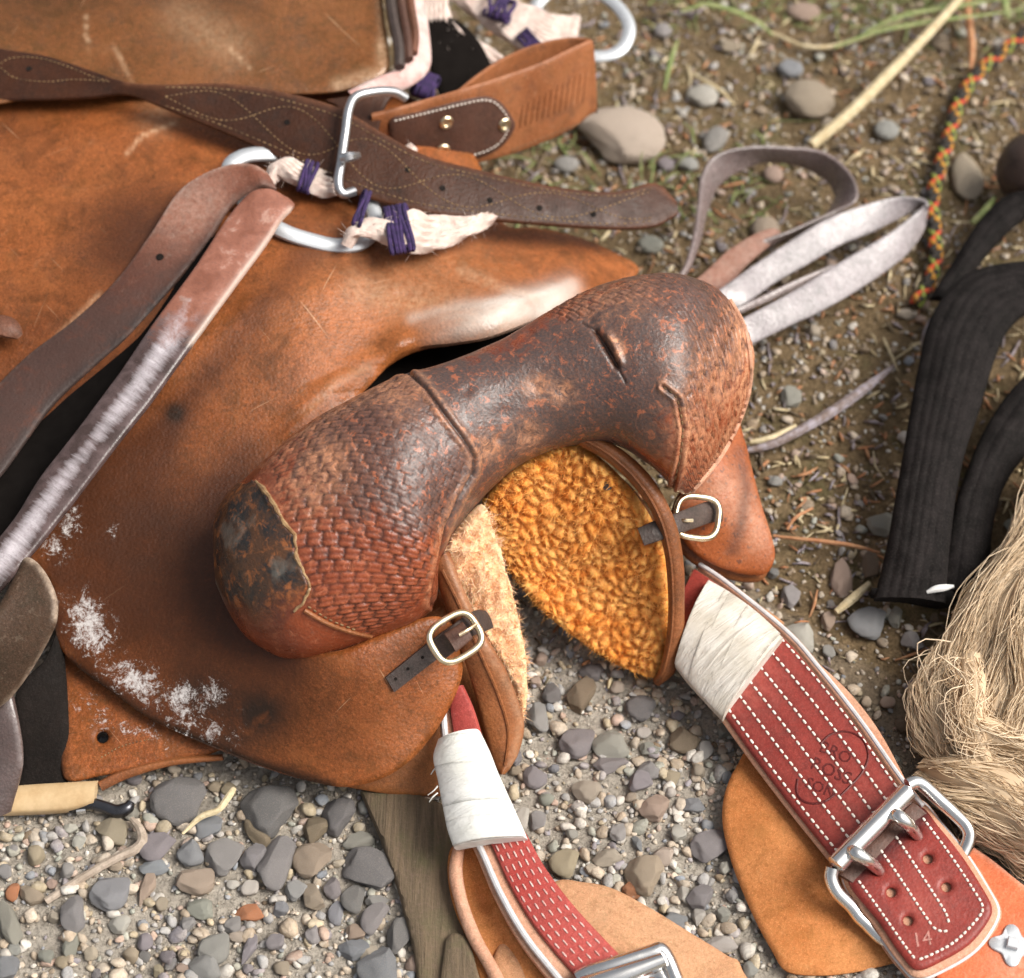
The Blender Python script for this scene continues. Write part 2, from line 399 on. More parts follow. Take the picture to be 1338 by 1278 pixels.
def leather(name, c1, c2, dark, pale, rough=.5, sc=1., spot=.25, scuff=.2, grain=1., fibre=0., spec=.28, dots=0., crk=.25, mott=.25, scr=.0):
    b = NB(name)
    big = b.noise(9*sc, 5, .6); mid = b.noise(42*sc, 5, .62, dist=.4); fine = b.noise(520, 3, .6); speck = b.noise(1300, 2, .7)
    col = b.mix(b.ramp(big, .36, .66), c1, c2)
    col = b.mix(b.math('MULTIPLY', b.ramp(mid, .53, .70), spot), col, dark)
    scf = b.noise(95*sc, 6, .72, dist=.8)
    col = b.mix(b.math('MULTIPLY', b.ramp(scf, .58, .70), scuff), col, pale)
    # grain of the hide: tiny warm and olive flecks
    col = b.mix(b.ramp(fine, .3, .7, .0, .32), col, tuple(x*.45 for x in c1))
    col = b.mix(b.ramp(speck, .50, .72, 0, .42), col, tuple(min(1, x*1.7+.02) for x in c2))
    gr = b.noise(760, 2, .7)
    col = b.mix(b.ramp(gr, .54, .74, 0, .28), col, (c1[0]*.55, c1[1]*.95, c1[2]*.6))
    mt = b.noise(340, 4, .8); mo = b.noise(290, 3, .75); m2 = b.noise(70, 6, .75, dist=.5)
    col = b.mix(b.ramp(mt, .50, .66, 0, mott), col, (c1[0]*.32, c1[1]*.55, c1[2]*.55)); col = b.mix(b.ramp(mo, .54, .70, 0, mott*.9), col, (min(1, c2[0]*1.30), c2[1]*1.18, c2[2]*1.2)); col = b.mix(b.ramp(m2, .50, .66, 0, mott*.9), col, (c1[0]*.55, c1[1]*.8, c1[2]*.7))
    m3 = b.noise(30, 6, .72, dist=.8); col = b.mix(b.ramp(m3, .50, .68, 0, mott*1.1), col, (c1[0]*.50, c1[1]*.62, c1[2]*.60)); col = b.mix(b.ramp(m3, .46, .30, 0, mott*.55), col, (c2[0]*1.12, c2[1]*1.22, c2[2]*1.3))
    if scr:
        for rt, th_ in ((.5, .735), (1.25, .745), (2.3, .745)):
            mp = b.n('ShaderNodeMapping', vector_type='TEXTURE'); mp.inputs['Rotation'].default_value = (0, 0, rt); mp.inputs['Scale'].default_value = (1/11, 1/520, 1/11); b.link(b.co, mp.inputs['Vector'])
            sn = b.noise(1., 2, .5, vec=mp.outputs[0], dist=.15); col = b.mix(b.ramp(sn, th_, th_+.03, 0, scr), col, pale)
    if dots:
        v = b.noise(260, 2, .5); col = b.mix(b.math('MULTIPLY', b.ramp(v, .63, .67), dots), col, dark)
    col = b.mix(b.math('MULTIPLY', b.attr('oil'), b.ramp(big, .1, .6, .65, 1.)), col, tuple(x*.30+.004 for x in c1))  # dark channel: oiled hide, and shade put into the seat colour
    cp = b.noise(230, 5, .72, dist=.3)
    col = b.mix(b.math('MULTIPLY', b.attr('scuff'), b.ramp(cp, .28, .66, .12, .95)), col, pale)
    col = b.mix(b.math('MULTIPLY', b.attr('shine'), b.ramp(mid, .25, .6, .75, 1.)), col, (.66, .60, .54))  # pale sheen mixed into the colour
    stn_ = b.noise(55, 5, .65, dist=.4); col = b.mix(b.math('MULTIPLY', b.attr('stain'), b.ramp(stn_, .22, .48)), col, tuple(x*.8 for x in dark))
    dn = b.math('ADD', b.math('MULTIPLY', b.noise(85, 6, .78, dist=1.4), .68), b.math('MULTIPLY', b.noise(520, 3, .75), .32))
    da = b.attr('dust')
    dust = b.math('MULTIPLY', b.ramp(b.math('ADD', b.math('MULTIPLY', da, .16), dn), .60, .72), b.ramp(da, .02, .25, 0, .82))
    col = b.mix(dust, col, (.72, .68, .66))
    b.base(col)
    r = b.ramp(mid, .3, .75, rough-.1, min(1, rough+.15)); r = b.math('SUBTRACT', r, b.math('MULTIPLY', b.attr('gloss'), .28)); b.rough(r)
    b.b.inputs['Specular IOR Level'].default_value = spec
    cells = b.voro(420).outputs['Distance']; cr = b.noise(60, 6, .7, dist=1.2)
    b.bump((cr, crk, .0022), (cells, .22*grain, .0010), (fine, .28*grain, .0008))
    return b.m
M = {}
M['seat'] = leather('saddle leather', (.185, .048, .011), (.370, .116, .033), (.030, .016, .010), (.56, .33, .19), .44, .8, .42, .14, 1.2, crk=.18, mott=.6, scr=.65)
M['seat2'] = leather('back skirt leather', (.13, .046, .013), (.21, .078, .026), (.04, .024, .014), (.46, .30, .18), .40, 1., .5, .10, 1., crk=.15, mott=.55, scr=.55)
M['skirt'] = leather('skirt leather', (.21, .07, .022), (.34, .12, .035), (.04, .02, .012), (.5, .3, .18), .5, 1.2, .5, .12)
M['flap'] = leather('front corner leather', (.27, .062, .014), (.38, .105, .030), (.06, .035, .03), (.62, .36, .24), .45, 1.6, .3, .28, 1., dots=.6)
M['rim'] = leather('skirt rim leather', (.17, .055, .02), (.32, .115, .04), (.04, .02, .012), (.5, .3, .18), .42, 1.5, .5, .15)
M['latigo'] = leather('latigo leather', (.15, .046, .024), (.25, .085, .050), (.06, .04, .035), (.58, .44, .36), .52, 2., .5, .35, 1.)
M['latigo_dark'] = leather('latigo leather, oiled', (.10, .040, .024), (.19, .075, .042), (.03, .02, .016), (.42, .26, .18), .48, 2., .6, .3, 1.)
M['tooled'] = leather('tooled brown leather', (.030, .011, .006), (.062, .021, .009), (.012, .008, .006), (.22, .09, .045), .42, 2., .5, .14, .8, spec=.22)
M['loop'] = leather('worn chestnut leather', (.24, .078, .028), (.36, .135, .055), (.06, .035, .03), (.55, .36, .24), .48, 2., .4, .35)
M['patch_leather'] = leather('dark patch leather', (.070, .032, .022), (.11, .050, .034), (.03, .02, .02), (.3, .2, .15), .5, 2., .4, .2)
M['small_strap'] = leather('small dark strap', (.045, .032, .028), (.085, .06, .052), (.02, .015, .015), (.2, .15, .13), .42, 3., .4, .25)
M['red'] = leather('red harness leather', (.170, .019, .015), (.275, .038, .028), (.07, .008, .007), (.46, .13, .10), .38, 2., .5, .14, .7, crk=.07)
M['red2'] = leather('bright red harness leather', (.35, .042, .034), (.46, .090, .075), (.2, .02, .02), (.66, .30, .25), .42, 2., .35, .22, .7, crk=.08)
M['tan_edge'] = leather('raw cut edge', (.50, .24, .145), (.62, .34, .23), (.3, .11, .06), (.75, .58, .48), .7, 4., .5, .4)
M['suede'] = leather('ginger suede', (.46, .155, .045), (.60, .255, .095), (.20, .060, .014), (.65, .36, .17), .85, 1.4, .5, .22, .6, dots=.3, spec=.12)
M['suede2'] = leather('tan suede', (.46, .22, .11), (.58, .32, .18), (.24, .1, .05), (.68, .46, .32), .85, 1.6, .5, .3, .6, dots=.3, spec=.12)
M['orange'] = leather('orange leather', (.60, .105, .030), (.68, .18, .075), (.45, .08, .03), (.8, .45, .32), .5, 1.6, .3, .3)
M['string'] = leather('polished string leather', (.085, .055, .050), (.16, .105, .095), (.04, .028, .025), (.55, .48, .47), .27, 1.6, .4, .15, .8, spec=.8)
M['string_pale'] = leather('pale polished string leather', (.12, .098, .100), (.28, .24, .245), (.04, .028, .028), (.60, .55, .56), .27, 1.6, .9, .3, .8, spec=.6)  # paler string leather; sky gloss is put into its base colour
M['end_strap'] = leather('dark strap end', (.045, .026, .016), (.085, .046, .028), (.026, .024, .014), (.42, .32, .24), .5, 2., .5, .25, spec=.18)
M['underlay'] = leather('old black rubber', (.009, .007, .006), (.017, .012, .010), (.01, .01, .01), (.05, .04, .035), .8, 2., .3, .1, spec=.1)
M['bin'] = leather('oiled dark knob leather', (.045, .028, .022), (.08, .05, .04), (.02, .015, .012), (.15, .1, .08), .4, 2., .3, .1)

def worn_strap():
    b = NB('worn shiny strap')
    w_ = b.attr('worn'); mid_ = b.attr('across')
    y = b.n('ShaderNodeMapping', vector_type='TEXTURE'); y.inputs['Rotation'].default_value = (0, 0, .96); y.inputs['Scale'].default_value = (1/300, 1/42, 1/60); b.link(b.co, y.inputs['Vector'])
    streak = b.noise(1., 5, .68, vec=y.outputs[0], dist=.5); n = b.noise(60, 5, .65, dist=.4); f = b.noise(520, 3, .6); big = b.noise(16, 3, .5)
    brown = b.mix(b.ramp(n, .35, .66), (.20, .070, .040), (.33, .135, .090)); brown = b.mix(b.ramp(n, .58, .72, 0, .7), brown, (.52, .36, .29))
    grey = b.mix(b.ramp(n, .4, .65), (.050, .032, .029), (.11, .075, .073))
    k = b.math('ADD', b.math('MULTIPLY', streak, .42), b.math('ADD', b.math('MULTIPLY', mid_, .34), b.math('MULTIPLY', big, .50)))
    grey = b.mix(b.ramp(k, .60, .92, 0, .9), grey, (.60, .55, .58)); sel = b.ramp(b.math('ADD', w_, b.math('MULTIPLY', b.math('SUBTRACT', n, .5), .9)), .38, .62)  # pale middle puts the strap's sky sheen into the colour
    col = b.mix(sel, brown, grey); col = b.mix(b.ramp(f, .5, .75, 0, .35), col, (.08, .05, .045)); col = b.mix(b.attr('scuff'), col, (.62, .52, .44)); b.base(col)
    b.rough(b.ramp(sel, 0, 1, .52, .27)); b.b.inputs['Specular IOR Level'].default_value = .5
    b.bump((streak, .16, .0012), (n, .25, .0016), (f, .3, .0006)); return b.m
M['worn_strap'] = worn_strap()
def swell_mat():
    b = NB('swell leather')
    big = b.noise(14, 5, .62); mid = b.noise(60, 6, .68, dist=.5); fine = b.noise(520, 3, .6); sp = b.noise(150, 5, .72, dist=.6)
    col = b.mix(b.ramp(big, .35, .65), (.165, .030, .011), (.275, .056, .018))
    glaze = b.math('MULTIPLY', b.attr('glaze'), 1.0)
    g = b.ramp(b.math('ADD', b.math('MULTIPLY', glaze, .5), b.math('MULTIPLY', mid, .85)), .53, .70)
    col = b.mix(b.math('MULTIPLY', g, .93), col, (.062, .050, .047))
    col = b.mix(b.math('MULTIPLY', b.attr('lift'), .30), col, (.36, .105, .045))
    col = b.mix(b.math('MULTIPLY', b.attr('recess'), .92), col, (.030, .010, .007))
    col = b.mix(b.math('MULTIPLY', b.ramp(sp, .56, .63), .75), col, (.40, .120, .055))
    col = b.mix(b.math('MULTIPLY', b.attr('scuff'), b.ramp(sp, .38, .58)), col, (.55, .26, .14))
    col = b.mix(b.math('MULTIPLY', b.attr('stain'), .9), col, (.025, .012, .008))
    col = b.mix(b.ramp(fine, .45, .72, 0, .35), col, (.30, .11, .055))
    ca = b.noise(48, 6, .65, dist=.6); cb = b.noise(120, 5, .7, dist=.5); cc_ = b.noise(30, 4, .6)
    cap = b.mix(b.ramp(ca, .42, .56), (.026, .024, .024), (.10, .045, .022)); cap = b.mix(b.ramp(cb, .52, .64, 0, .9), cap, (.34, .115, .036)); cap = b.mix(b.ramp(cc_, .54, .66, 0, .7), cap, (.19, .175, .15))
    col = b.mix(b.attr('cap'), col, cap)
    b.base(col)
    b.rough(b.ramp(mid, .3, .75, .20, .44)); b.b.inputs['Specular IOR Level'].default_value = .5
    cells = b.voro(380).outputs['Distance']; cr = b.noise(75, 6, .72, dist=1.5)
    b.bump((cr, .35, .0022), (cells, .2, .0008), (fine, .30, .0008)); return b.m
M['swell'] = swell_mat()
def cap_mat():
    b = NB('worn swell end')
    a = b.noise(48, 6, .65, dist=.6); c = b.noise(130, 5, .7, dist=.5); f = b.noise(600, 2, .6)
    col = b.mix(b.ramp(a, .42, .56), (.030, .028, .027), (.12, .055, .028)); col = b.mix(b.ramp(c, .54, .64), col, (.34, .125, .042)); big = b.noise(26, 4, .6)
    col = b.mix(b.math('MULTIPLY', b.ramp(big, .55, .66), .75), col, (.20, .185, .16))
    col = b.mix(b.attr('edge'), col, b.mix(b.ramp(c, .4, .6), (.42, .27, .13), (.22, .12, .05)))
    col = b.mix(b.ramp(f, .4, .8, 0, .4), col, (.2, .12, .07)); b.base(col); b.rough(.33)
    b.bump((a, .3, .003), (c, .3, .002), (f, .3, .0008)); return b.m
M['cap'] = cap_mat()
def fleece_mat(name, c1, c2, deep, tr=.25):
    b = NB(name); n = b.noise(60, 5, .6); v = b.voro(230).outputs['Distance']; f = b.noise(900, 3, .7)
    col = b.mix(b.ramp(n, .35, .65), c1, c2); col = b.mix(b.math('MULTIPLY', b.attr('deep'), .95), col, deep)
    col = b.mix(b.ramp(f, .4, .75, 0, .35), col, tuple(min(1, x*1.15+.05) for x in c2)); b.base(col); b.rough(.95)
    b.b.inputs['Specular IOR Level'].default_value = .15
    b.b.inputs['Subsurface Weight'].default_value = tr; b.b.inputs['Subsurface Radius'].default_value = (1., .5, .2); b.b.inputs['Subsurface Scale'].default_value = .004
    b.bump((f, .7, .0016)); return b.m
M['fleece'] = fleece_mat('orange fleece', (.93, .34, .055), (.98, .51, .15), (.46, .085, .004))
M['fleece_pale'] = fleece_mat('pale fleece edge', (.98, .57, .31), (.98, .67, .42), (.94, .44, .19))  # lighter copy of the lining fleece, for the strip in bright light
def simple(name, c, rough, metal=0., var=.25, sc=80, bump=.2, bd=.001, spec=.5, c2=None):
    b = NB(name); n = b.noise(sc, 5, .62); f = b.noise(sc*9, 3, .6)
    col = b.mix(b.ramp(n, .35, .68), c, c2 or tuple(x*(1-var) for x in c)); col = b.mix(b.ramp(f, .45, .75, 0, .25), col, tuple(min(1, x*1.25) for x in c)); b.base(col)
    b.rough(b.ramp(n, .3, .7, max(.05, rough-.08), min(1, rough+.1))); b.b.inputs['Metallic'].default_value = metal; b.b.inputs['Specular IOR Level'].default_value = spec
    b.bump((n, bump, bd), (f, bump, bd*.3)); return b.m
M['steel'] = simple('nickel steel', (.82, .80, .77), .20, 1., .2, 60, .06, .0006)
M['dull_steel'] = simple('weathered steel', (.62, .62, .63), .36, 1., .35, 90, .2, .0008)
M['brass'] = simple('pale brass', (.80, .66, .42), .32, 1., .25, 120, .15, .0006, c2=(.88, .78, .58))
M['zinc'] = simple('zinc plate', (.58, .60, .62), .5, .6, .15, 150, .15, .0005)
M['thread'] = simple('white waxed thread', (.80, .74, .66), .7, 0, .25, 300, .3, .0004, c2=(.62, .52, .44))
M['thread_red'] = simple('worn pinkish thread', (.66, .50, .45), .75, 0, .4, 200, .3, .0004, c2=(.45, .20, .17))
M['thread_old'] = simple('old tan thread', (.27, .165, .075), .85, 0, .6, 120, .3, .0004, c2=(.07, .035, .018))
M['purple'] = simple('purple thread', (.050, .020, .10), .85, 0, .5, 240, .5, .0008, c2=(.012, .010, .035))
M['mohair'] = simple('mohair cord', (.66, .56, .49), .95, 0, .2, 160, .6, .001, c2=(.52, .38, .33))
M['felt'] = simple('pale pink hide edge', (.64, .50, .46), .8, 0, .3, 90, .4, .001, c2=(.5, .27, .24))
M['piping'] = simple('grey piping', (.62, .60, .60), .5, 0, .25, 120, .2, .0005)
def tape_mat(name, c, c2, wr=.5, rot=0.):
    b = NB(name); n = b.noise(35, 5, .6); mp = b.n('ShaderNodeMapping', vector_type='TEXTURE'); mp.inputs['Rotation'].default_value = (0, 0, rot); mp.inputs['Scale'].default_value = (1/14, 1/170, 1/60); b.link(b.co, mp.inputs['Vector']); st = b.noise(1., 6, .65, vec=mp.outputs[0], dist=.7); f = b.noise(1500, 2, .5)
    col = b.mix(b.ramp(n, .4, .68), c, c2); col = b.mix(b.ramp(st, .55, .70, 0, wr), col, tuple(x*.55 for x in c2)); gr_ = b.noise(90, 5, .7, dist=.4); col = b.mix(b.math('MULTIPLY', b.attr('grime'), b.ramp(gr_, .36, .60)), col, tuple(x*.42 for x in c2)); col = b.mix(b.ramp(gr_, .58, .75, 0, .35), col, tuple(x*.6 for x in c2)); b.base(col); b.rough(.55); b.b.inputs['Specular IOR Level'].default_value = .3
    b.bump((st, .7, .003), (gr_, .3, .001), (f, .25, .0003)); return b.m
M['tape'] = tape_mat('white tape', (.80, .79, .75), (.70, .69, .63), .25, .25)
M['tape2'] = tape_mat('grey soiled tape', (.64, .60, .54), (.50, .45, .37), .65, .72)
def wood():
    b = NB('weathered slat'); g = b.noise(9, 6, .7, vec=b.scale_vec((22, 1.6, 8)), dist=.6); n = b.noise(30, 4, .6); f = b.noise(420, 3, .6)
    col = b.mix(b.ramp(g, .35, .65), (.085, .062, .036), (.165, .115, .068)); col = b.mix(b.ramp(n, .55, .7, 0, .6), col, (.10, .095, .04)); col = b.mix(b.ramp(f, .5, .75, 0, .4), col, (.20, .13, .10))
    b.base(col); b.rough(.85); b.bump((g, .7, .003), (f, .4, .001)); return b.m
M['wood'] = wood()
def twig_mat(name, c, c2, r=.8):
    b = NB(name); g = b.noise(20, 5, .65, vec=b.scale_vec((6, 6, 6))); f = b.noise(300, 4, .7); col = b.mix(b.ramp(g, .4, .62), c, c2); col = b.mix(b.ramp(f, .5, .7, 0, .5), col, tuple(x*.5 for x in c2)); b.base(col); b.rough(r)
    b.bump((f, .5, .001)); return b.m
M['twig'] = twig_mat('grey twig', (.42, .34, .27), (.30, .235, .18)); M['straw'] = twig_mat('dry straw', (.62, .52, .33), (.50, .39, .22)); M['dark_twig'] = twig_mat('dark stick', (.17, .12, .10), (.34, .30, .33))
M['red_twig'] = twig_mat('rusty stem', (.38, .16, .07), (.45, .24, .12)); M['grass'] = twig_mat('fresh grass', (.15, .20, .055), (.30, .31, .13), .7)
def stone_mat(attr=False):
    b = NB('gravel stone' if attr else 'river stone')
    if attr: c = b.attr('stone_colour', 'Color')
    else: c = b.n('ShaderNodeObjectInfo').outputs['Color']
    n = b.noise(55, 5, .65, dist=.3); f = b.noise(420, 4, .7); v = b.noise(150, 4, .7, dist=.8)
    col = b.mix(b.ramp(n, .40, .66, 0, .55), c, b.mix(.6, c, (.30, .23, .16))); col = b.mix(b.ramp(v, .56, .68, 0, .5), col, b.mix(.55, c, (.62, .58, .52))); col = b.mix(b.ramp(f, .5, .72, 0, .45), col, b.mix(.7, c, (.05, .045, .04)))
    sv = b.scale_vec((30, 30, 150)); s_ = b.noise(1.1, 5, .7, vec=sv, dist=1.2); col = b.mix(b.ramp(s_, .57, .66, 0, .45), col, b.mix(.5, c, (.66, .60, .52))); col = b.mix(b.ramp(s_, .44, .36, 0, .4), col, b.mix(.6, c, (.06, .05, .05)))
    du = b.noise(26, 5, .7); col = b.mix(b.ramp(du, .50, .68, 0, .55), col, (.46, .41, .35))
    b.base(col); b.rough(b.ramp(n, .3, .7, .7, .92)); b.b.inputs['Specular IOR Level'].default_value = .25
    b.bump((s_, .35, .002), (v, .7, .002), (f, .6, .0009)); return b.m
M['stone'] = stone_mat(); M['gravel'] = stone_mat(True)
def soil():
    b = NB('soil and grit'); n = b.noise(7, 5, .6); m_ = b.noise(90, 6, .75); f = b.noise(450, 4, .75); v = b.voro(160)
    brown = b.mix(b.ramp(m_, .35, .65), (.145, .098, .050), (.35, .245, .135)); brown = b.mix(b.ramp(b.noise(24, 4, .6), .52, .66, 0, .5), brown, (.17, .165, .07))
    grit = b.mix(b.ramp(m_, .3, .7), (.46, .40, .33), (.66, .59, .50)); g = b.attr('grit')
    col = b.mix(g, brown, grit); col = b.mix(b.ramp(f, .48, .72, 0, .75), col, b.mix(g, (.075, .050, .026), (.14, .115, .08))); col = b.mix(b.ramp(b.noise(260, 4, .8), .55, .68, 0, .6), col, b.mix(g, (.36, .27, .16), (.60, .54, .46)))
    b.base(col); b.rough(.95); b.b.inputs['Specular IOR Level'].default_value = .2
    b.bump((m_, 1., .010), (v.outputs['Distance'], .8, .006), (f, .9, .003)); return b.m
M['soil'] = soil()
def webbing():
    b = NB('black nylon webbing'); n = b.noise(60, 4, .6); f = b.noise(700, 3, .6); lint = b.noise(190, 5, .8, dist=2.)
    col = b.mix(b.ramp(n, .35, .7), (.007, .006, .0055), (.016, .013, .0125)); col = b.mix(b.ramp(f, .5, .75, 0, .5), col, (.050, .041, .038)); col = b.mix(b.ramp(lint, .68, .72, 0, .5), col, (.03, .10, .07))
    b.base(col); b.rough(.8); b.b.inputs['Specular IOR Level'].default_value = .1
    b.bump((f, .4, .001), (n, .3, .003)); return b.m
M['nylon'] = webbing()
def plait():
    b = NB('plaited cord'); c = b.attr('strand', 'Color'); f = b.noise(700, 3, .6); b.base(b.mix(b.ramp(f, .4, .7, 0, .4), c, (.03, .02, .015))); b.rough(.8); b.bump((f, .5, .0008)); return b.m
M['plait'] = plait()
def fibre():
    b = NB('hemp fibre'); c = b.attr('strand', 'Color'); n = b.noise(40, 3, .5); b.base(b.mix(b.ramp(n, .4, .7, 0, .3), c, (.62, .46, .29))); b.rough(.5); b.b.inputs['Specular IOR Level'].default_value = .3
    return b.m
M['fibre'] = fibre()
M['void'] = simple('soot black leather', (.010, .008, .007), .95, 0, .3, 80, .2, .001, spec=.05)  # black for the leather flap and for the added shade sheets
M['plastic'] = simple('white plastic tip', (.85, .85, .82), .3, 0, .1, 80, .05)
M['horn'] = simple('bare tan stirrup tread', (.58, .42, .24), .35, 0, .3, 40, .15, .001, c2=(.42, .27, .13))
M['rubber'] = simple('dark iron', (.10, .10, .11), .25, .9, .3, 80, .2)
# ------------------------------------------------------------------ ground
def ground_h(x, y):
    p = np.stack([x, y], -1).reshape(-1, 2)
    return ((vnoise(p, 3.2, 3, 2)-.5)*.016+(vnoise(p, 30, 4, 4)-.5)*.010).reshape(np.shape(x))
def gritness(px, py, p2):
    # pale pea gravel towards the bottom of the view, brown soil and litter behind the saddle and to the right
    g = np.clip((py-560-np.clip(px-650, 0, 700)*.62)/260, 0, 1)
    g = np.clip(g+(vnoise(p2, 6, 9, 3)-.5)*.9*(g > .02)*(g < .98), 0, 1); return g
n = 300
gx, gy = np.meshgrid(np.concatenate([[-40, -12, -4, -1.8], np.linspace(-.95, .95, n), [1.8, 4, 12, 40]]), np.concatenate([[-40, -12, -4, -1.6], np.linspace(-.7, 1.25, n), [2, 4, 12, 40]]))
gz = ground_h(gx, gy); V = np.stack([gx, gy, gz], -1).reshape(-1, 3); qx, qy = proj(V)
near = (np.abs(V[:, 0]) < 2) & (np.abs(V[:, 1]) < 2)
gr = np.where(near, gritness(qx, qy, V[:, :2]), .4)
ground = solo('ground', (V, [grid_faces(n+8, n+8)[:, ::-1]]), M['soil'], None, None, attrs={'grit': gr}, kind='structure', sharp=0)

# ------------------------------------------------------------------ the saddle
SAD = thing('saddle', 'worn brown leather stock saddle lying on the gravel, its rounded swell towards the viewer', 'saddle', tuple(P(520, 900, 0)))
seat_h = TPS([(-150, 60, .16), (-150, 400, .14), (-150, 700, .08), (0, 100, .165), (100, 180, .165), (250, 250, .16), (450, 330, .148), (420, 190, .150), (560, 180, .125), (640, 415, .135), (540, 470, .120), (700, 400, .115), (835, 352, .075),
    (760, 312, .09), (650, 290, .105), (70, 780, .070), (62, 830, .058), (75, 845, .055), (130, 890, .05), (240, 960, .04), (350, 1005, .035), (430, 1028, .035), (530, 1000, .045), (575, 950, .055), (600, 900, .07), (606, 860, .08), (590, 812, .105),
    (548, 808, .112), (480, 835, .112), (420, 857, .108), (400, 720, .098), (500, 620, .108), (300, 600, .112), (250, 750, .090), (150, 650, .10), (50, 500, .125), (200, 850, .068), (300, 900, .072), (450, 930, .078), (150, 400, .15), (400, 450, .142)], 2e-4)
out = [(-150, 20), (-150, 700), (0, 730), (60, 760), (68, 800), (76, 842), (98, 870), (134, 897), (190, 938), (240, 962), (285, 982), (340, 1004), (400, 1022), (450, 1030), (500, 1018), (540, 992), (572, 954), (594, 915), (606, 880), (605, 850), (596, 822), (578, 806), (552, 807), (515, 820), (480, 835),
       (430, 850), (380, 830), (350, 780), (345, 700), (388, 616), (440, 548), (482, 504), (512, 474), (548, 456), (590, 449), (640, 440), (700, 418), (770, 392), (835, 353), (800, 325), (750, 305), (700, 295), (660, 290), (640, 240), (600, 170), (520, 110), (480, 60), (300, 20), (100, 20)]
out = [(x, y, float(seat_h(np.array(x), np.array(y)))) for x, y in out]
def seat_disp(x, y, db):
    d = -.004*np.exp(-((x-330)**2+(y-900)**2)/2e4)
    # a raised fold behind the swell, and creases running back from it
    d = d+.007*np.exp(-(dist_poly([(520, 455), (580, 430), (660, 412), (740, 380)], x, y)/22)**2)
    d = d+.003*np.exp(-(dist_poly([(560, 330), (620, 352), (690, 400)], x, y)/14)**2)+.003*np.exp(-(dist_poly([(380, 560), (440, 500), (520, 455)], x, y)/16)**2)
    for cl_ in ([(700, 408), (640, 380), (590, 350)], [(740, 385), (690, 355), (640, 330)], [(640, 420), (580, 400), (520, 385)], [(470, 512), (420, 520), (370, 560)], [(500, 485), (450, 480), (400, 500)], [(430, 560), (390, 570), (350, 610)]):
        d = d-.0013*np.exp(-(dist_poly(cl_, x, y)/4)**2)
    d = d+.003*np.exp(-(dist_poly([(210, 470), (330, 400), (440, 372)], x, y)/30)**2)
    return d
seatVF = panel(out, t=.0045, step=4.8, hfun=seat_h, disp=seat_disp, round_px=9)
px, py, _ = seatVF[3]
pts2 = np.stack([px, py], 1)
bl = lambda x, y, r, s=1: np.exp(-((px-x)**2+(py-y)**2*s)/(r*r))
dust = np.clip(1.15*bl(112, 795, 20)+.85*bl(125, 830, 26)+.7*bl(165, 882, 24)+.65*bl(190, 895, 20)+1.0*bl(234, 908, 15)+.85*bl(275, 905, 18)+.95*bl(279, 958, 10)+.8*bl(70, 715, 18)+.75*bl(95, 670, 16)+.8*bl(92, 690, 14)+.6*bl(150, 690, 12)+.45*bl(235, 945, 30), 0, 1)
dust = dust+.22*np.exp(-(dist_poly([(70, 790), (140, 870), (240, 930), (300, 960)], px, py)/30)**2)
stain_and_shade = np.clip(1.3*bl(229, 540, 13)+1.0*bl(340, 935, 36, 1.2)+.75*bl(262, 915, 48, 1.5)+.5*bl(300, 970, 30, 2)+.3*bl(300, 800, 110)+.3*bl(180, 680, 110)+.3*bl(330, 490, 50)+.3*bl(180, 300, 75), 0, 1)  # hide stains; the last blob paints the strap's shadow
stain_and_shade = np.clip(stain_and_shade+.8*np.exp(-(dist_poly([(90, 865), (190, 940), (300, 990), (430, 1028)], px, py)/8)**2), 0, 1)
scuff = np.clip(0*px+.4*np.exp(-(dist_poly([(470, 380), (560, 400), (660, 420)], px, py)/22)**2)+1.2*np.exp(-(dist_poly([(165, 202), (185, 178), (230, 160)], px, py)/2.2)**2)+.7*np.exp(-(dist_poly([(75, 440), (130, 385)], px, py)/3.5)**2)  # first band puts the gloss behind the swell into the colour
    +.5*np.exp(-(dist_poly([(600, 355), (640, 372), (690, 400)], px, py)/5)**2)+.35*np.exp(-(dist_poly([(400, 540), (440, 500), (480, 480)], px, py)/6)**2)+.5*bl(205, 150, 25)+.25*bl(560, 350, 110, 2), 0, 1.2)
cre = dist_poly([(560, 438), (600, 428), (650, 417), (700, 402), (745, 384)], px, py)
painted_shine = np.clip(1.0*np.exp(-(cre/21)**2)*np.clip((px-535)/130, 0, 1)*np.clip((775-px)/60, 0, 1)*np.clip(.25+1.3*vnoise(np.stack([px*.45-py*.2, (px*.35+py)*2.2], 1), .035, 95, 4), 0, 1.1)+.35*np.exp(-(dist_poly([(540, 418), (600, 402), (660, 398)], px, py)/9)**2), 0, .95)  # painted reflection: pale crescent along the fold behind the swell
oil_and_shade = np.clip(.85*bl(150, 690, 150)+.65*bl(240, 830, 140)+1.0*bl(185, 315, 80, 1.2)+.6*bl(60, 490, 130)+.35*bl(450, 950, 110, 2)+.45*bl(400, 250, 60)+.6*np.exp(-(dist_poly([(400, 330), (330, 420), (250, 520), (160, 640), (90, 740)], px, py)/26)**2)+.55*np.exp(-(dist_poly([(320, 590), (280, 660), (270, 740), (300, 820), (380, 870)], px, py)/30)**2)+.4*bl(330, 930, 80, 2)+.45*bl(20, 150, 90)+.4*bl(480, 340, 60, 3)+.5*np.exp(-(dist_poly([(70, 800), (120, 880), (230, 955), (320, 995), (430, 1027)], px, py)/13)**2), 0, .95)  # oiled hide mixed with painted shade: strap shadows, swell foot, lower left
gloss = np.clip(bl(620, 420, 90, 4)+.7*np.exp(-(dist_poly(out, px, py, True)/10)**2), 0, 1)
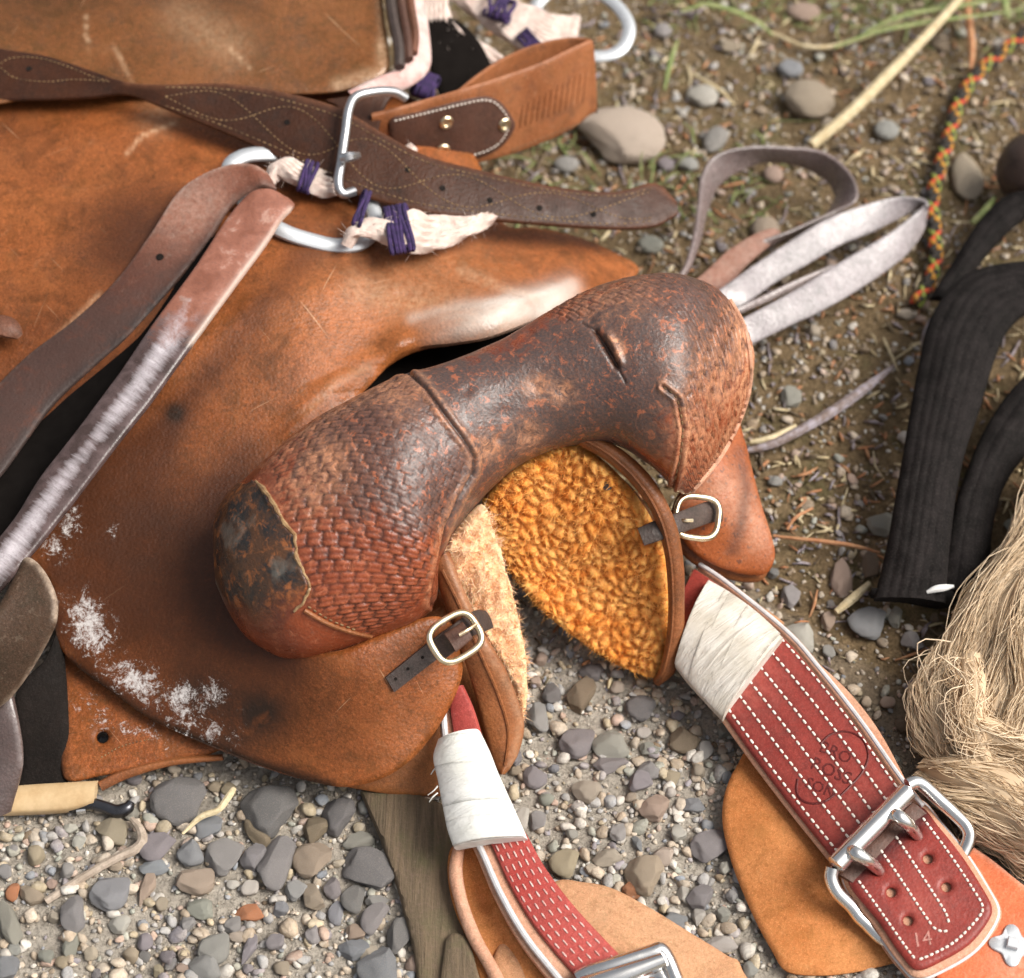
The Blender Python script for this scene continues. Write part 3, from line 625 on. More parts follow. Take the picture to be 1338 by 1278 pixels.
seat = part('seat', seatVF[:2], M['seat'], SAD, attrs={'dust': dust, 'stain': stain_and_shade, 'scuff': scuff, 'gloss': gloss, 'oil': oil_and_shade, 'shine': painted_shine})  # scuff also carries the painted gloss behind the swell
B_seat = bvh_of(seatVF)
part('ground_seat', panel([(x, y, float(seat_h(np.array(float(x)), np.array(float(y))))-.034) for x, y in ((420, 580), (450, 520), (500, 450), (560, 425), (640, 410), (730, 385), (760, 410), (700, 470), (600, 520), (500, 580))], t=.004, step=10)[:2], M['void'], SAD)  # black sheet added to stand for shade in the gap behind the swell

# hair-fine scratches and cut marks on the seat hide are raised fibres, one joined part
# swell --------------------------------------------------------------
SEC = [  # A (rear silhouette), B (front silhouette), height of the axis, depth ratio
    ((283, 708), (287, 760), .112, .75), ((286, 672), (306, 812), .114, .80), ((306, 638), (340, 846), .118, .85), ((350, 596), (398, 862), .124, .88), ((420, 543), (480, 842), .134, .88),
    ((502, 502), (562, 800), .146, .88), ((574, 477), (583, 722), .160, .88), ((643, 447), (636, 648), .172, .90), ((706, 410), (704, 596), .182, .92), ((770, 380), (790, 581), .186, .95), ((830, 363), (845, 606), .182, .92),
    ((890, 359), (884, 640), .172, .88), ((935, 375), (905, 642), .160, .85), ((968, 412), (928, 616), .150, .82), ((983, 455), (953, 578), .142, .78), ((985, 490), (972, 535), .138, .7)]
nu, nv = 580, 310
A = crom_u([(*a, 0) for a, b, z, r in SEC], nu); Bq = crom_u([(*b, 0) for a, b, z, r in SEC], nu)
zz = crom_u([(z, r, 0) for a, b, z, r in SEC], nu)
cx, cy = (A[:, 0]+Bq[:, 0])/2, (A[:, 1]+Bq[:, 1])/2
dep = depth_of(P(cx, cy, zz[:, 0])); a3 = PD(A[:, 0], A[:, 1], dep); b3 = PD(Bq[:, 0], Bq[:, 1], dep); c3 = (a3+b3)/2
h3 = (a3-b3)/2; hl = np.linalg.norm(h3, axis=1); view = unit(CP-c3)
th = np.concatenate([np.linspace(-.12, math.pi+.12, int(nv*.78), endpoint=False), np.linspace(math.pi+.12, 2*math.pi-.12, nv-int(nv*.78), endpoint=False)])
sup = lambda v, e: np.sign(v)*np.abs(v)**e
V = c3[:, None]+h3[:, None]*sup(np.cos(th), .92)[None, :, None]+(view*(hl*zz[:, 1])[:, None])[:, None]*sup(np.sin(th), .92)[None, :, None]
V = V.reshape(-1, 3); F = [grid_faces(nu, nv, True)]
fn = np.cross(V[F[0][:, 1]]-V[F[0][:, 0]], V[F[0][:, 2]]-V[F[0][:, 0]])
if ((V[F[0][:, 0]]-c3[F[0][:, 0]//nv])*fn).sum() < 0: F[0] = F[0][:, ::-1]; fn = -fn
N = np.zeros_like(V)
for i in range(4): np.add.at(N, F[0][:, i], fn)
N = unit(N)
sx, sy = proj(V); front = (N * (CP-V)).sum(1) > -.02
# lump the padding a little
V = V+N*((vnoise(V, 14, 21, 2)-.5)*.006+(vnoise(V, 45, 22, 2)-.5)*.0016)[:, None]
SEAM_L = [(512, 488), (535, 490), (556, 508), (580, 540), (604, 572), (621, 598), (618, 620), (598, 652), (582, 690), (576, 730), (566, 792)]
SEAM_R = [(880, 636), (888, 600), (892, 560), (884, 520), (866, 505)]
WL = [(345, 600), (420, 540), (520, 488), (556, 508), (604, 572), (619, 600), (598, 652), (582, 690), (566, 790), (480, 838), (395, 790), (388, 735), (362, 660)]
WR = [(700, 398), (740, 382), (800, 362), (870, 352), (940, 365), (1000, 440), (1000, 520), (960, 600), (905, 650), (888, 640), (894, 560), (884, 515), (905, 470), (890, 420), (830, 395), (740, 425)]
def weave(V, poly, ang, fade_px=10):
    m = inside(poly, sx, sy) & front; d = dist_poly(poly, sx, sy, True)
    w_ = np.where(m, np.clip(d/fade_px, 0, 1), 0)
    # surface coordinates: along the swell and round it, in millimetres
    s = np.repeat(np.concatenate([[0], np.cumsum(np.linalg.norm(np.diff(c3, axis=0), axis=1))]), nv)*1000
    t = (th[None, :]*(hl*.95)[:, None]).ravel()*1000
    ca, sa = math.cos(ang), math.sin(ang); p = s*ca+t*sa; q = -s*sa+t*ca
    cw, ch = 13.0, 6.6; row = np.floor(q/ch); u = (p/cw+.5*(row % 2)) % 1; v = (q/ch) % 1
    br = np.clip(np.minimum(u, 1-u)/.10, 0, 1); lines = .5+.5*np.cos(v*2*math.pi*2+math.pi)
    bump_u = np.sin(np.clip((u-.04)/.92, 0, 1)*math.pi)**.33
    gap = np.clip(np.minimum(v, 1-v)/.09, 0, 1)
    wv = .75+.5*vnoise(V, 60, 31, 2)
    h = bump_u*gap*(.55+.45*lines)*wv
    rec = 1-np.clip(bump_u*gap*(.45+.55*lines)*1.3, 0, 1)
    return h*w_, rec*w_, w_
h1, r1, w1 = weave(V, WL, .55); h2, r2, w2 = weave(V, WR, .95)
wear = np.clip(1.25-1.1*np.clip((vnoise(V, 26, 40, 3)-.42)*4, 0, 1)*0, 0, 1)
gz_ = np.clip((vnoise(V, 22, 41, 3)-.40)*5, 0, 1)
worn = np.clip(1.1-.85*(np.exp(-((sx-560)**2+(sy-590)**2*1.2)/(110**2))+np.exp(-((sx-880)**2+(sy-420)**2)/(80**2)))-.55*np.clip((vnoise(V, 30, 47, 3)-.5)*4, 0, 1), .10, 1)
disp = (.0017*h1+.0015*h2)*worn-.0008*(w1+w2); liftv = np.clip((h1+h2)*worn, 0, 1)
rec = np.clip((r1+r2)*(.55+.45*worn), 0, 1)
dl = dist_poly(SEAM_L, sx, sy); dr = dist_poly(SEAM_R, sx, sy)
disp = disp+front*(-.0020*np.exp(-(dl/2.0)**2)+.0012*np.exp(-((dl-6)/4)**2)-.0012*np.exp(-(dr/2)**2)+.0016*np.exp(-((dr-5)/3.)**2))
tear = [(778, 432), (788, 446), (797, 462), (806, 478)]; crack = [(760, 420), (778, 432), (806, 478), (818, 500)]
dt = dist_poly(tear, sx, sy); dc = dist_poly(crack, sx, sy)
disp = disp+front*(-.0035*np.exp(-(dt/4.5)**2)+.0022*np.exp(-((dist_poly([(796, 440), (806, 458), (812, 474)], sx, sy))/5)**2)-.0010*np.exp(-(dc/1.8)**2))
for fx, fy, fr in [(700, 505, 9), (735, 510, 11), (690, 570, 8), (640, 590, 9), (652, 575, 6), (770, 420, 8), (690, 430, 8), (610, 510, 7), (660, 540, 10)]:
    g = np.exp(-((sx-fx)**2+(sy-fy)**2)/fr**2)*front; disp = disp-.0012*g
cap = [(334, 629), (346, 642), (360, 664), (372, 684), (384, 700), (387, 722), (394, 742), (404, 764), (400, 782), (386, 800), (370, 814), (350, 820), (325, 816), (295, 800), (255, 765), (250, 735), (255, 705), (265, 660), (312, 632)]
dcap = dist_poly(cap[:12], sx, sy); jig = (vnoise(np.stack([sx, sy], 1), .09, 88, 3)-.5)*9
sgd = np.where(inside(cap, sx+jig, sy+jig*.6), 1., -1.)*dist_poly(cap, sx+jig, sy+jig*.6, True); capm = np.clip(.5+sgd/np.where((dcap < 40) & (sy < 770), 2.5, 26), 0, 1)*front; capm = capm*np.clip(1.35-np.clip((sy-745)/70, 0, 1)*1.1*vnoise(V, 40, 87, 3)*1.6, 0, 1)
disp = disp*(1-capm)+capm*.0016+front*.0012*np.exp(-(dcap/5.)**2)*np.clip(vnoise(np.stack([sx, sy], 1), .05, 89, 2)*2-.3, 0, 1.3)
V = V+N*disp[:, None]
bs = lambda x, y, r, k=1: np.exp(-((sx-x)**2+(sy-y)**2*k)/(r*r))
glaze = np.clip(1.0*bs(555, 590, 105)+.9*bs(720, 535, 110, 1.4)+.9*bs(870, 430, 110)+.6*bs(520, 540, 80)+.5*bs(800, 500, 70)+.55*bs(930, 400, 60)+.5*bs(440, 600, 60)+.35*bs(620, 640, 60), 0, 1.1)
scf = np.clip(.9*bs(700, 505, 16)+1.0*bs(735, 512, 16)+.8*bs(690, 570, 20)+.8*bs(640, 585, 18)+1.*np.exp(-((dist_poly([(800, 440), (810, 456), (808, 470)], sx, sy))/7)**2)+.6*bs(400, 640, 40)+.6*bs(430, 600, 30)+.5*bs(520, 520, 30)+.6*np.exp(-(dist_poly([(340, 600), (420, 545), (500, 500)], sx, sy)/14)**2)
    +.7*bs(950, 500, 60)+.6*bs(900, 580, 40)+.7*np.exp(-(dist_poly([(960, 400), (984, 470), (972, 540), (930, 615)], sx, sy)/12)**2)+.5*np.exp(-((dl-7)/4)**2)+.5*np.exp(-((dr-5)/4)**2)+.45*bs(790, 385, 60, 3), 0, 1)
stn = np.clip(np.exp(-(dl/1.8)**2)+np.exp(-(dt/3.5)**2)+.8*np.exp(-(dc/1.5)**2)+.7*np.exp(-(dr/1.5)**2), 0, 1)*front
ring0 = np.arange(nv)[::-1][None]; ring1 = (np.arange(nv)+(nu-1)*nv)[None]
swellVF = (V, F+[ring0, ring1])
swell = part('swell', swellVF, M['swell'], SAD, sharp=0, attrs={'glaze': glaze, 'scuff': scf, 'stain': stn, 'recess': rec*(1-capm), 'lift': liftv*(1-capm), 'cap': capm})
B_sw = bvh_of((V, F[0]))
def on(bvh, lift): return lambda x, y: hit(bvh, x, y, lift)[0]
# frayed pale edge of the worn end cover
ce = crom([(p[0], p[1], 0) for p in cap[:10]], 90)[:, :2]; ce = ce+(vnoise(ce, .12, 90, 3)-.5)[:, None]*np.array([7, 4])
q, _ = hit(B_sw, ce[:, 0], ce[:, 1], .0002)
part('frayed_edge', tube(q, (.0009+.0026*np.clip(vnoise(ce, .07, 91, 3)-.25, 0, 1)*np.clip(1.25-np.linspace(0, 1, 90), .2, 1)), 7, world=True), M['cap'], SAD, attrs={'edge': np.full(90*7, .9)})
# welt along the right hand end, the front seam roll and stitch rows
q, _ = hit(B_sw, *np.array(crom([(905, 640), (940, 597), (966, 548), (980, 492), (972, 430), (948, 385)], 60)).T[:2], .0005)
part('welt', tube(q, .0019, 8, world=True), M['tan_edge'], SAD)
q, _ = hit(B_sw, *np.array(crom([(398, 797), (430, 815), (462, 826), (485, 831)], 30)).T[:2], .0005)
part('welt', tube(q, .0016, 8, world=True), M['rim'], SAD)
part('stitching', capsules(stitch_line(B_sw, SEAM_R[::-1], 9, .6, .0007)+stitch_line(B_sw, [(402, 792), (432, 810), (470, 825)], 8, .6, .0006), .0007), M['thread_old'], SAD, kind='stuff')
# front corner on the far side with its strap and buckle
fl = [(962, 543, .105), (976, 575, .098), (985, 610, .090), (998, 660, .075), (1010, 700, .062), (1014, 728, .052), (1002, 750, .045), (975, 752, .045), (940, 742, .052), (908, 724, .062), (890, 700, .072), (884, 668, .086), (892, 640, .095), (915, 612, .105), (938, 585, .108)]
flapVF = panel(fl, [(945, 680, .082), (960, 630, .095)], t=.005, step=4.5, round_px=7)
px, py, _ = flapVF[3]
part('front_corner', flapVF[:2], M['flap'], SAD, attrs={'scuff': np.exp(-(dist_poly([(920, 640), (960, 640), (990, 700)], px, py)/26)**2)*.5, 'stain': .6*np.exp(-(dist_poly([(968, 590), (975, 640), (968, 690), (955, 720)], px, py)/9)**2)})
B_flap = bvh_of(flapVF)
low = [(x-6, y+9, z-.010) for x, y, z in fl]
part('corner_backing', panel(low, t=.006, step=8)[:2], M['rim'], SAD)
# skirt on the far side: leather back, orange fleece lining, rolled rim
fz = TPS([(740, 588, .150), (700, 603, .148), (660, 632, .140), (632, 668, .120), (650, 720, .090), (690, 780, .060), (740, 830, .035), (800, 870, .018), (855, 890, .014), (872, 840, .040), (874, 790, .060), (866, 735, .085), (848, 680, .110), (815, 632, .135), (780, 603, .150), (740, 720, .085), (800, 780, .055), (770, 660, .120)])
fo = [(742, 580), (700, 600), (660, 630), (630, 666), (640, 705), (668, 752), (704, 795), (748, 832), (800, 868), (840, 886), (860, 884), (868, 850), (872, 800), (868, 745), (852, 690), (820, 640), (785, 606)]
fo3 = [(x, y, float(fz(np.array(x), np.array(y)))) for x, y in fo]
# curly tufts: cells stretched down the slope
cells = []
r_ = np.random.default_rng(5)
while len(cells) < 430:
    c = np.array([r_.uniform(615, 885), r_.uniform(570, 900)])
    if all(abs(c[0]-d[0])+abs(c[1]-d[1]) > 11 for d in cells[-760:]): cells.append(c)
    elif r_.random() < .004: cells.append(c)
cells = np.array(cells)
def fleece_f(x, y, sx_=1.0):
    wx = x+10*(vnoise(np.stack([x, y], 1), .03, 51, 2)-.5)*2; wy = y+10*(vnoise(np.stack([x, y], 1), .03, 52, 2)-.5)*2
    left = np.clip((740-x)/110, 0, 1)                      # clumps drawn out into locks in the tunnel
    f1 = np.empty(len(x)); f2 = np.empty(len(x))
    for i in range(0, len(x), 4000):
        dx = wx[i:i+4000, None]-cells[None, :, 0]; dy = wy[i:i+4000, None]-cells[None, :, 1]
        l = left[i:i+4000, None]
        du = dx*.94+dy*.34; dv = -dx*.34+dy*.94
        d = np.hypot(du*(1-.35*l), dv*(1+.9*l)); d.partition(1, axis=1); f1[i:i+4000] = d[:, 0]; f2[i:i+4000] = d[:, 1]
    return f1, f2
def fl_disp(x, y, db):
    f1, f2 = fleece_f(x, y); k = np.clip((f2-f1)/9, 0, 1)
    return .0052*(k*k*(3-2*k))**.8*np.clip(db/8+.3, 0, 1)+(vnoise(np.stack([x, y], 1), .02, 8, 2)-.5)*.006+(vnoise(np.stack([x, y], 1), .16, 18, 3)-.5)*.0030
flVF = panel(fo3, t=.014, step=2.4, hfun=fz, disp=fl_disp, round_px=10)
px, py, _ = flVF[3]; f1, f2 = fleece_f(px, py)
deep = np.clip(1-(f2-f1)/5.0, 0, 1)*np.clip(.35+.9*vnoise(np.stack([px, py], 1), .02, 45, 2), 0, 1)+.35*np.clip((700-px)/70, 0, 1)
bur = np.exp(-((px-791)**2+(py-634)**2)/64.)
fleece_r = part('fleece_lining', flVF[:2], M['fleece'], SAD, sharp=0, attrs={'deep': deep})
B_fl = bvh_of(flVF)
def fibres(bvh, pts, L, wdt, lean, seed=0, curl=.5):
    r = np.random.default_rng(seed); q, nn = hit(bvh, pts[:, 0], pts[:, 1], -.0005)
    Vs = []; Fs = []
    for i, (p, n_) in enumerate(zip(q, nn)):
        d = unit(n_+np.array(lean)+r.normal(size=3)*curl); s = unit(np.cross(d, r.normal(size=3))); l = L*r.uniform(.5, 1.3); k = r.normal(size=3)*.5*l*curl
        a = p; b = p+d*l*.55+k*.3; c = p+d*l+k
        Vs += [a-s*wdt, a+s*wdt, b-s*wdt*.7, b+s*wdt*.7, c]; o = 5*i; Fs.append([(o, o+1, o+3, o+2)]); 
    V = np.array(Vs); m = len(V)//5; o = np.arange(m)*5
    return V, [np.stack([o, o+1, o+3, o+2], 1), np.stack([o+2, o+3, o+4], 1)]
pts = np.stack([rng.uniform(625, 880, 31000), rng.uniform(575, 895, 31000)], 1); pts = pts[inside(fo, pts[:, 0], pts[:, 1])]
part('fleece_fibres', fibres(B_fl, pts, .0042, .00026, (-.1, -.3, -.25), 1, .9), M['fleece'], fleece_r, kind='stuff', sharp=0)
part('burr', (lambda q: (pebble(2, 9, 5, .8, .4)[0]*.0042+q, pebble(2, 9, 5, .8, .4)[1]))(hit(B_fl, np.array([791.]), np.array([634.]), .001)[0][0]), M['bin'], fleece_r)
rimA = [(745, 572, .166), (785, 595, .160), (822, 628, .146), (850, 668, .128), (866, 715, .106), (872, 770, .080), (871, 825, .052), (862, 872, .030), (853, 889, .018)]
rimB = [(775, 566, .166), (820, 592, .158), (858, 632, .142), (884, 686, .120), (893, 740, .096), (894, 790, .072), (890, 838, .050), (880, 880, .030), (868, 891, .018)]
rimVF = ribbon(rimA, rimB, .006, .0045, 110, 12)
rim = part('skirt_rim', rimVF, M['rim'], SAD); B_rim = bvh_of(rimVF)
rA = [((a[0]*.66+b[0]*.34), (a[1]*.66+b[1]*.34)) for a, b in zip(rimA, rimB)]
g, _ = hit(B_rim, *crom(rA, 70).T[:2], .0003)
part('bead', tube(g, .0011, 6, world=True), M['rim'], rim)
# skirt outer sheet behind the lining (seen only from the side)
part('skirt', panel([(x+ (8 if x > 800 else 0), y, z-.016) for x, y, z in fo3], t=.004, step=10)[:2], M['skirt'], SAD)
# near side skirt: pale fleece edge and leather face
pz = TPS([(632, 664, .150), (655, 715, .128), (676, 780, .098), (689, 850, .068), (691, 930, .036), (684, 942, .032), (672, 905, .048), (640, 848, .075), (606, 785, .105), (580, 728, .128), (640, 760, .118)])
po = [(634, 662), (648, 690), (660, 722), (672, 765), (680, 800), (689, 850), (693, 890), (690, 928), (683, 944), (672, 905), (655, 868), (632, 835), (606, 790), (588, 752), (580, 722), (600, 690)]
ppVF = panel([(x, y, float(pz(np.array(x), np.array(y)))) for x, y in po], t=.016, step=2.6, hfun=pz, round_px=8, disp=lambda x, y, d: (vnoise(np.stack([x, y], 1), .11, 61, 3)-.5)*.0075+(vnoise(np.stack([x, y], 1), .4, 62, 2)-.5)*.002)
px, py, _ = ppVF[3]
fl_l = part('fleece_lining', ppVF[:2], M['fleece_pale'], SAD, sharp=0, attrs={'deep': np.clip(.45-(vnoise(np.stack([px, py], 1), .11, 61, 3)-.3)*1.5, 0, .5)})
B_pp = bvh_of(ppVF); pts = np.stack([rng.uniform(578, 696, 9000), rng.uniform(660, 945, 9000)], 1); pts = pts[inside(po, pts[:, 0], pts[:, 1])]
eg = crom([(x, y, 0) for x, y in po[:9]], 420)[:, :2]+rng.normal(size=(420, 2))*1.2-np.array([1.5, 0])
part('fleece_fibres', fibres(B_pp, np.vstack([pts, eg]), .0050, .00024, (.15, -.2, -.1), 2, .7), M['fleece_pale'], fl_l, kind='stuff', sharp=0)
lA = [(566, 748, .118), (580, 790, .105), (592, 820, .095), (604, 858, .082), (618, 900, .062), (632, 950, .040), (645, 1000, .018), (652, 1012, .014)]
lB = [(582, 722, .134), (600, 768, .120), (628, 826, .098), (654, 866, .080), (674, 908, .056), (686, 946, .036), (678, 985, .020), (660, 1012, .014)]
nsVF = ribbon(lA, lB, .006, .004, 110, 16)
px, py = proj(nsVF[0])
near_skirt = part('skirt_rim', nsVF, M['rim'], SAD, attrs={'scuff': .5*np.exp(-(dist_poly([(588, 735), (620, 815), (668, 905), (682, 945), (668, 1000)], px, py)/6)**2)})
B_ns = bvh_of(nsVF)
g, _ = hit(B_ns, *crom([(578, 745), (600, 790), (626, 850), (650, 905), (664, 955), (660, 1000)], 60).T[:2], .0003)
part('bead', tube(g, .0012, 6, world=True), M['rim'], near_skirt)
part('skirt', panel([(560, 760, .085), (590, 800, .078), (610, 850, .066), (626, 905, .046), (640, 960, .022), (652, 1008, .006), (610, 1000, .008), (570, 960, .02), (545, 900, .045), (540, 820, .075)], t=.005, step=10)[:2], M['skirt'], SAD)
# lower layers under the seat leather
ls = [(78, 850, .042), (76, 900, .034), (78, 960, .026), (84, 1016, .020), (130, 1012, .020), (180, 1003, .021), (230, 992, .022), (275, 984, .024), (300, 960, .030), (260, 900, .040), (180, 860, .045), (120, 835, .046)]
lsVF = panel(ls, t=.005, step=6, round_px=6, holes=[(133, 962, 8)])
px, py, _ = lsVF[3]
lower = part('lower_skirt', lsVF[:2], M['seat'], SAD, attrs={'dust': np.clip(.75*np.exp(-((px-115)**2+(py-922)**2)/300)+.6*np.exp(-(dist_poly([(130, 945), (175, 955), (220, 965)], px, py)/14)**2), 0, 1), 'stain': .8*np.exp(-(dist_poly([(78, 850), (78, 1015)], px, py)/10)**2)})
B_ls = bvh_of(lsVF)
part('stitching', capsules(stitch_line(B_ls, [(132, 990), (160, 975), (200, 965)], 5, .5, .0005), .0005), M['thread_old'], lower, kind='stuff')
part('skirt_welt', ribbon([(128, 1022, .018), (160, 1008, .021), (220, 994, .023), (290, 988, .025)], [(134, 1034, .013), (170, 1017, .016), (226, 1001, .019), (292, 994, .022)], .004, .001, 40, 6), M['rim'], SAD)
part('under_skirt', panel([(440, 1020, .022), (480, 1034, .016), (540, 1040, .012), (600, 1036, .010), (622, 1000, .014), (600, 950, .030), (560, 930, .040), (500, 980, .034)], t=.005, step=7)[:2], M['skirt'], SAD)
# back skirt with its double welt at the top of the view
bk = [(-160, -140, .18), (200, -150, .19), (440, -140, .185), (488, -120, .18), (496, -40, .178), (502, 20, .176), (508, 62, .174), (506, 88, .172), (480, 104, .170), (430, 118, .168), (330, 120, .170), (200, 120, .176), (60, 124, .180), (-160, 126, .18)]
bkVF = panel(bk, [(150, 0, .192), (330, 20, .186)], t=.005, step=6, round_px=8)
px, py, _ = bkVF[3]
def ln(l, w_): return np.exp(-(dist_poly(l, px, py)/w_)**2)
back = part('back_skirt', bkVF[:2], M['seat2'], SAD, attrs={'scuff': np.clip(1.2*ln([(113, 20), (112, 40), (116, 62)], 1.8)+.8*ln([(150, 60), (160, 80), (174, 106)], 1.8)+.7*ln([(300, 64), (330, 92)], 2.)+.8*ln([(440, 110), (500, 92), (500, 60)], 8)+.4*ln([(240, 20), (300, 60)], 30)+.5*ln([(497, 0), (500, 60)], 5), 0, 1), 'stain': np.clip(.45*ln([(20, -20), (150, -30), (300, -20)], 40), 0, 1), 'gloss': ln([(500, -100), (500, 90)], 40)})
def welt(pts, r, mat): return part('welt', tube(np.array(pts, float), r, 8, n=60), mat, back)
welt([(500, -130, .186), (506, -40, .184), (513, 20, .182), (521, 60, .179), (522, 88, .175)], .0045, M['small_strap'])
welt([(512, -130, .185), (518, -40, .183), (525, 10, .180), (532, 50, .177), (534, 78, .174)], .0040, M['patch_leather'])
welt([(524, -130, .181), (530, -40, .179), (537, 10, .176), (542, 44, .173), (540, 70, .171)], .0036, M['latigo_dark'])
part('hide_edge', ribbon([(458, 122, .170), (490, 104, .172), (520, 90, .171), (540, 72, .169), (544, 40, .169), (536, -20, .172), (530, -100, .175)], [(470, 136, .158), (510, 124, .158), (540, 112, .156), (562, 90, .153), (562, 50, .154), (552, -20, .158), (546, -100, .16)], .006, .003, 60, 8), M['felt'], SAD)
# two small straps with brass buckles at the front
def buckle(parent, mat, corners, r, wirer, prong=None, rot=None, n=72, lift_flat=.6, name='buckle'):
    f = part(name, tube(np.array(corners, float), wirer, 10, closed=True, n=n), mat, parent)
    if prong is not None: part('prong', tube(np.array(prong, float), [wirer*.55]*len(prong), 8, n=16), mat, f)
    return f
allbv = bvh_of(join([(seatVF[0], seatVF[1]), (nsVF[0], nsVF[1]), (ppVF[0], ppVF[1])]))
st = strip_on(B_seat, [(503, 884, 0), (530, 862, 0), (560, 838, 0), (592, 815, 0)], [(514, 903, 0), (541, 882, 0), (572, 858, 0), (602, 836, 0)], .0022, .0006, 40, 8)
small = part('small_strap', st, M['small_strap'], SAD)
def discs(bvh, pts, r, lift=.0004, k=10, depth=.0008):
    out_ = []
    for x, y in pts:
        q, nn = hit(bvh, np.array([x]), np.array([y]), lift); n_ = nn[0]; u = unit(np.cross(n_, [0, 1, .3])); v = np.cross(n_, u); t_ = np.arange(k)/k*2*math.pi
        c = q[0]+(u[None]*np.cos(t_)[:, None]+v[None]*np.sin(t_)[:, None])*r; c2 = c-n_*depth
        out_.append((np.vstack([c, c2]), [np.arange(k)[None], np.stack([np.arange(k), (np.arange(k)+1) % k, (np.arange(k)+1) % k+k, np.arange(k)+k], 1)[:, ::-1]]))
    return join(out_)
B_st = bvh_of(st)
part('strap_holes', discs(B_st, [(517, 887), (533, 874), (552, 859)], .0011), M['underlay'], small, kind='stuff')
zt = lambda x, y: depth_of(hit(allbv, np.array([x]), np.array([y]), 0)[0][0])
def ring_at(cx, cy, a, b, ang, z, sq=.62, k=40):           # rounded square outline round a pixel, at a height
    t_ = np.arange(k)/k*2*math.pi; x = np.sign(np.cos(t_))*np.abs(np.cos(t_))**sq*a; y = np.sign(np.sin(t_))*np.abs(np.sin(t_))**sq*b
    ca, sa = math.cos(ang), math.sin(ang); return np.stack([cx+x*ca-y*sa, cy+x*sa+y*ca, np.full(k, z)], 1)
def tilt(rr, c, gx=0, gy=0): rr = rr.copy(); rr[:, 2] += (rr[:, 0]-c[0])*gx+(rr[:, 1]-c[1])*gy; return rr
bz = .128
rr = tilt(ring_at(595, 833, 32, 27, -.55, bz), (595, 833), -.00008, -.00022)
bk1 = buckle(SAD, M['brass'], rr, 0, .0024, [(623, 815, bz+.005), (612, 823, bz+.007), (600, 830, bz+.006)])
part('buckle_strap', ribbon([(566, 838, .117), (585, 822, .126), (602, 808, .128), (622, 797, .119), (634, 797, .110)], [(580, 862, .112), (600, 846, .121), (616, 832, .122), (632, 826, .112), (645, 820, .104)], .002, .001, 40, 6), M['small_strap'], SAD)
part('keeper', ribbon([(580, 828, .1275), (604, 812, .1295)], [(596, 852, .1235), (618, 834, .1255)], .0016, .002, 16, 6), M['patch_leather'], bk1)
bz = .104
rr = tilt(ring_at(911, 676, 28, 27, .12, bz), (911, 676), -.00022, -.0002)
buckle(SAD, M['brass'], rr, 0, .0023, [(886, 680, bz+.008), (895, 680, bz+.012), (905, 680, bz+.010)])
part('buckle_strap', ribbon([(833, 690, .118), (855, 680, .120), (880, 671, .119), (905, 662, .110), (925, 655, .101), (940, 655, .094)], [(842, 713, .112), (866, 705, .114), (888, 697, .113), (910, 690, .102), (930, 683, .093), (944, 682, .087)], .0022, .0015, 50, 8), M['small_strap'], SAD)

# ------------------------------------------------------------------ mohair girth with two iron rings behind the saddle
CIN = thing('cord_girth', 'pale mohair cord girth with purple bindings and two flat metal rings, behind the tooled strap', 'girth', tuple(P(520, 300, .1)))
ringpts = [(300, 218, .170), (316, 205, .172), (342, 201, .171), (390, 204, .164), (440, 220, .157), (478, 256, .152), (490, 292, .149), (474, 316, .149), (440, 321, .151), (405, 314, .156), (370, 302, .162), (335, 280, .166), (308, 246, .170)]
part('ring', tube(np.array(ringpts, float), .0062, 10, closed=True, n=96, flat=((0, -.3, 1), .55)), M['zinc'], CIN)
rp2 = [(700, 10, .098), (726, -14, .100), (766, -16, .100), (804, 6, .099), (822, 36, .097), (812, 64, .094), (785, 74, .092), (758, 68, .093), (735, 50, .094), (716, 28, .096)]
part('ring', tube(np.array(rp2, float), .0058, 10, closed=True, n=90, flat=((0, -.3, 1), .55)), M['zinc'], CIN)
FZ = []
def cords(paths, r, mat, parent, name='cord', twist=0):
    for i_, p in enumerate(paths):
        Vt, Ft = tube(np.array(p, float), r, 14, n=130); Vt = Vt.reshape(130, 14, 3); ct = Vt.mean(1, keepdims=True); ph = np.arange(14)/14*2*math.pi
        tw_ = 1+.20*np.cos(3*(ph[None]-np.arange(130)[:, None]*.085))+.10*(vnoise(Vt.reshape(-1, 3), 700, 13+i_, 2).reshape(130, 14)-.5)
        part(name, ((ct+(Vt-ct)*tw_[..., None]).reshape(-1, 3), Ft), mat, parent)
        fz = [tube(np.array([a, a+d*.5+e*.3, a+d+e]), [.00018, .00016, .00008], 3, world=True, caps=False) for a, d, e in [(Vt[k_, j_], (Vt[k_, j_]-ct[k_, 0])*rng.uniform(.5, 1.3)+rng.normal(size=3)*.002, rng.normal(size=3)*.002) for k_, j_ in zip(rng.integers(0, 130, 70), rng.integers(0, 14, 70))]]
        FZ.append(join(fz))
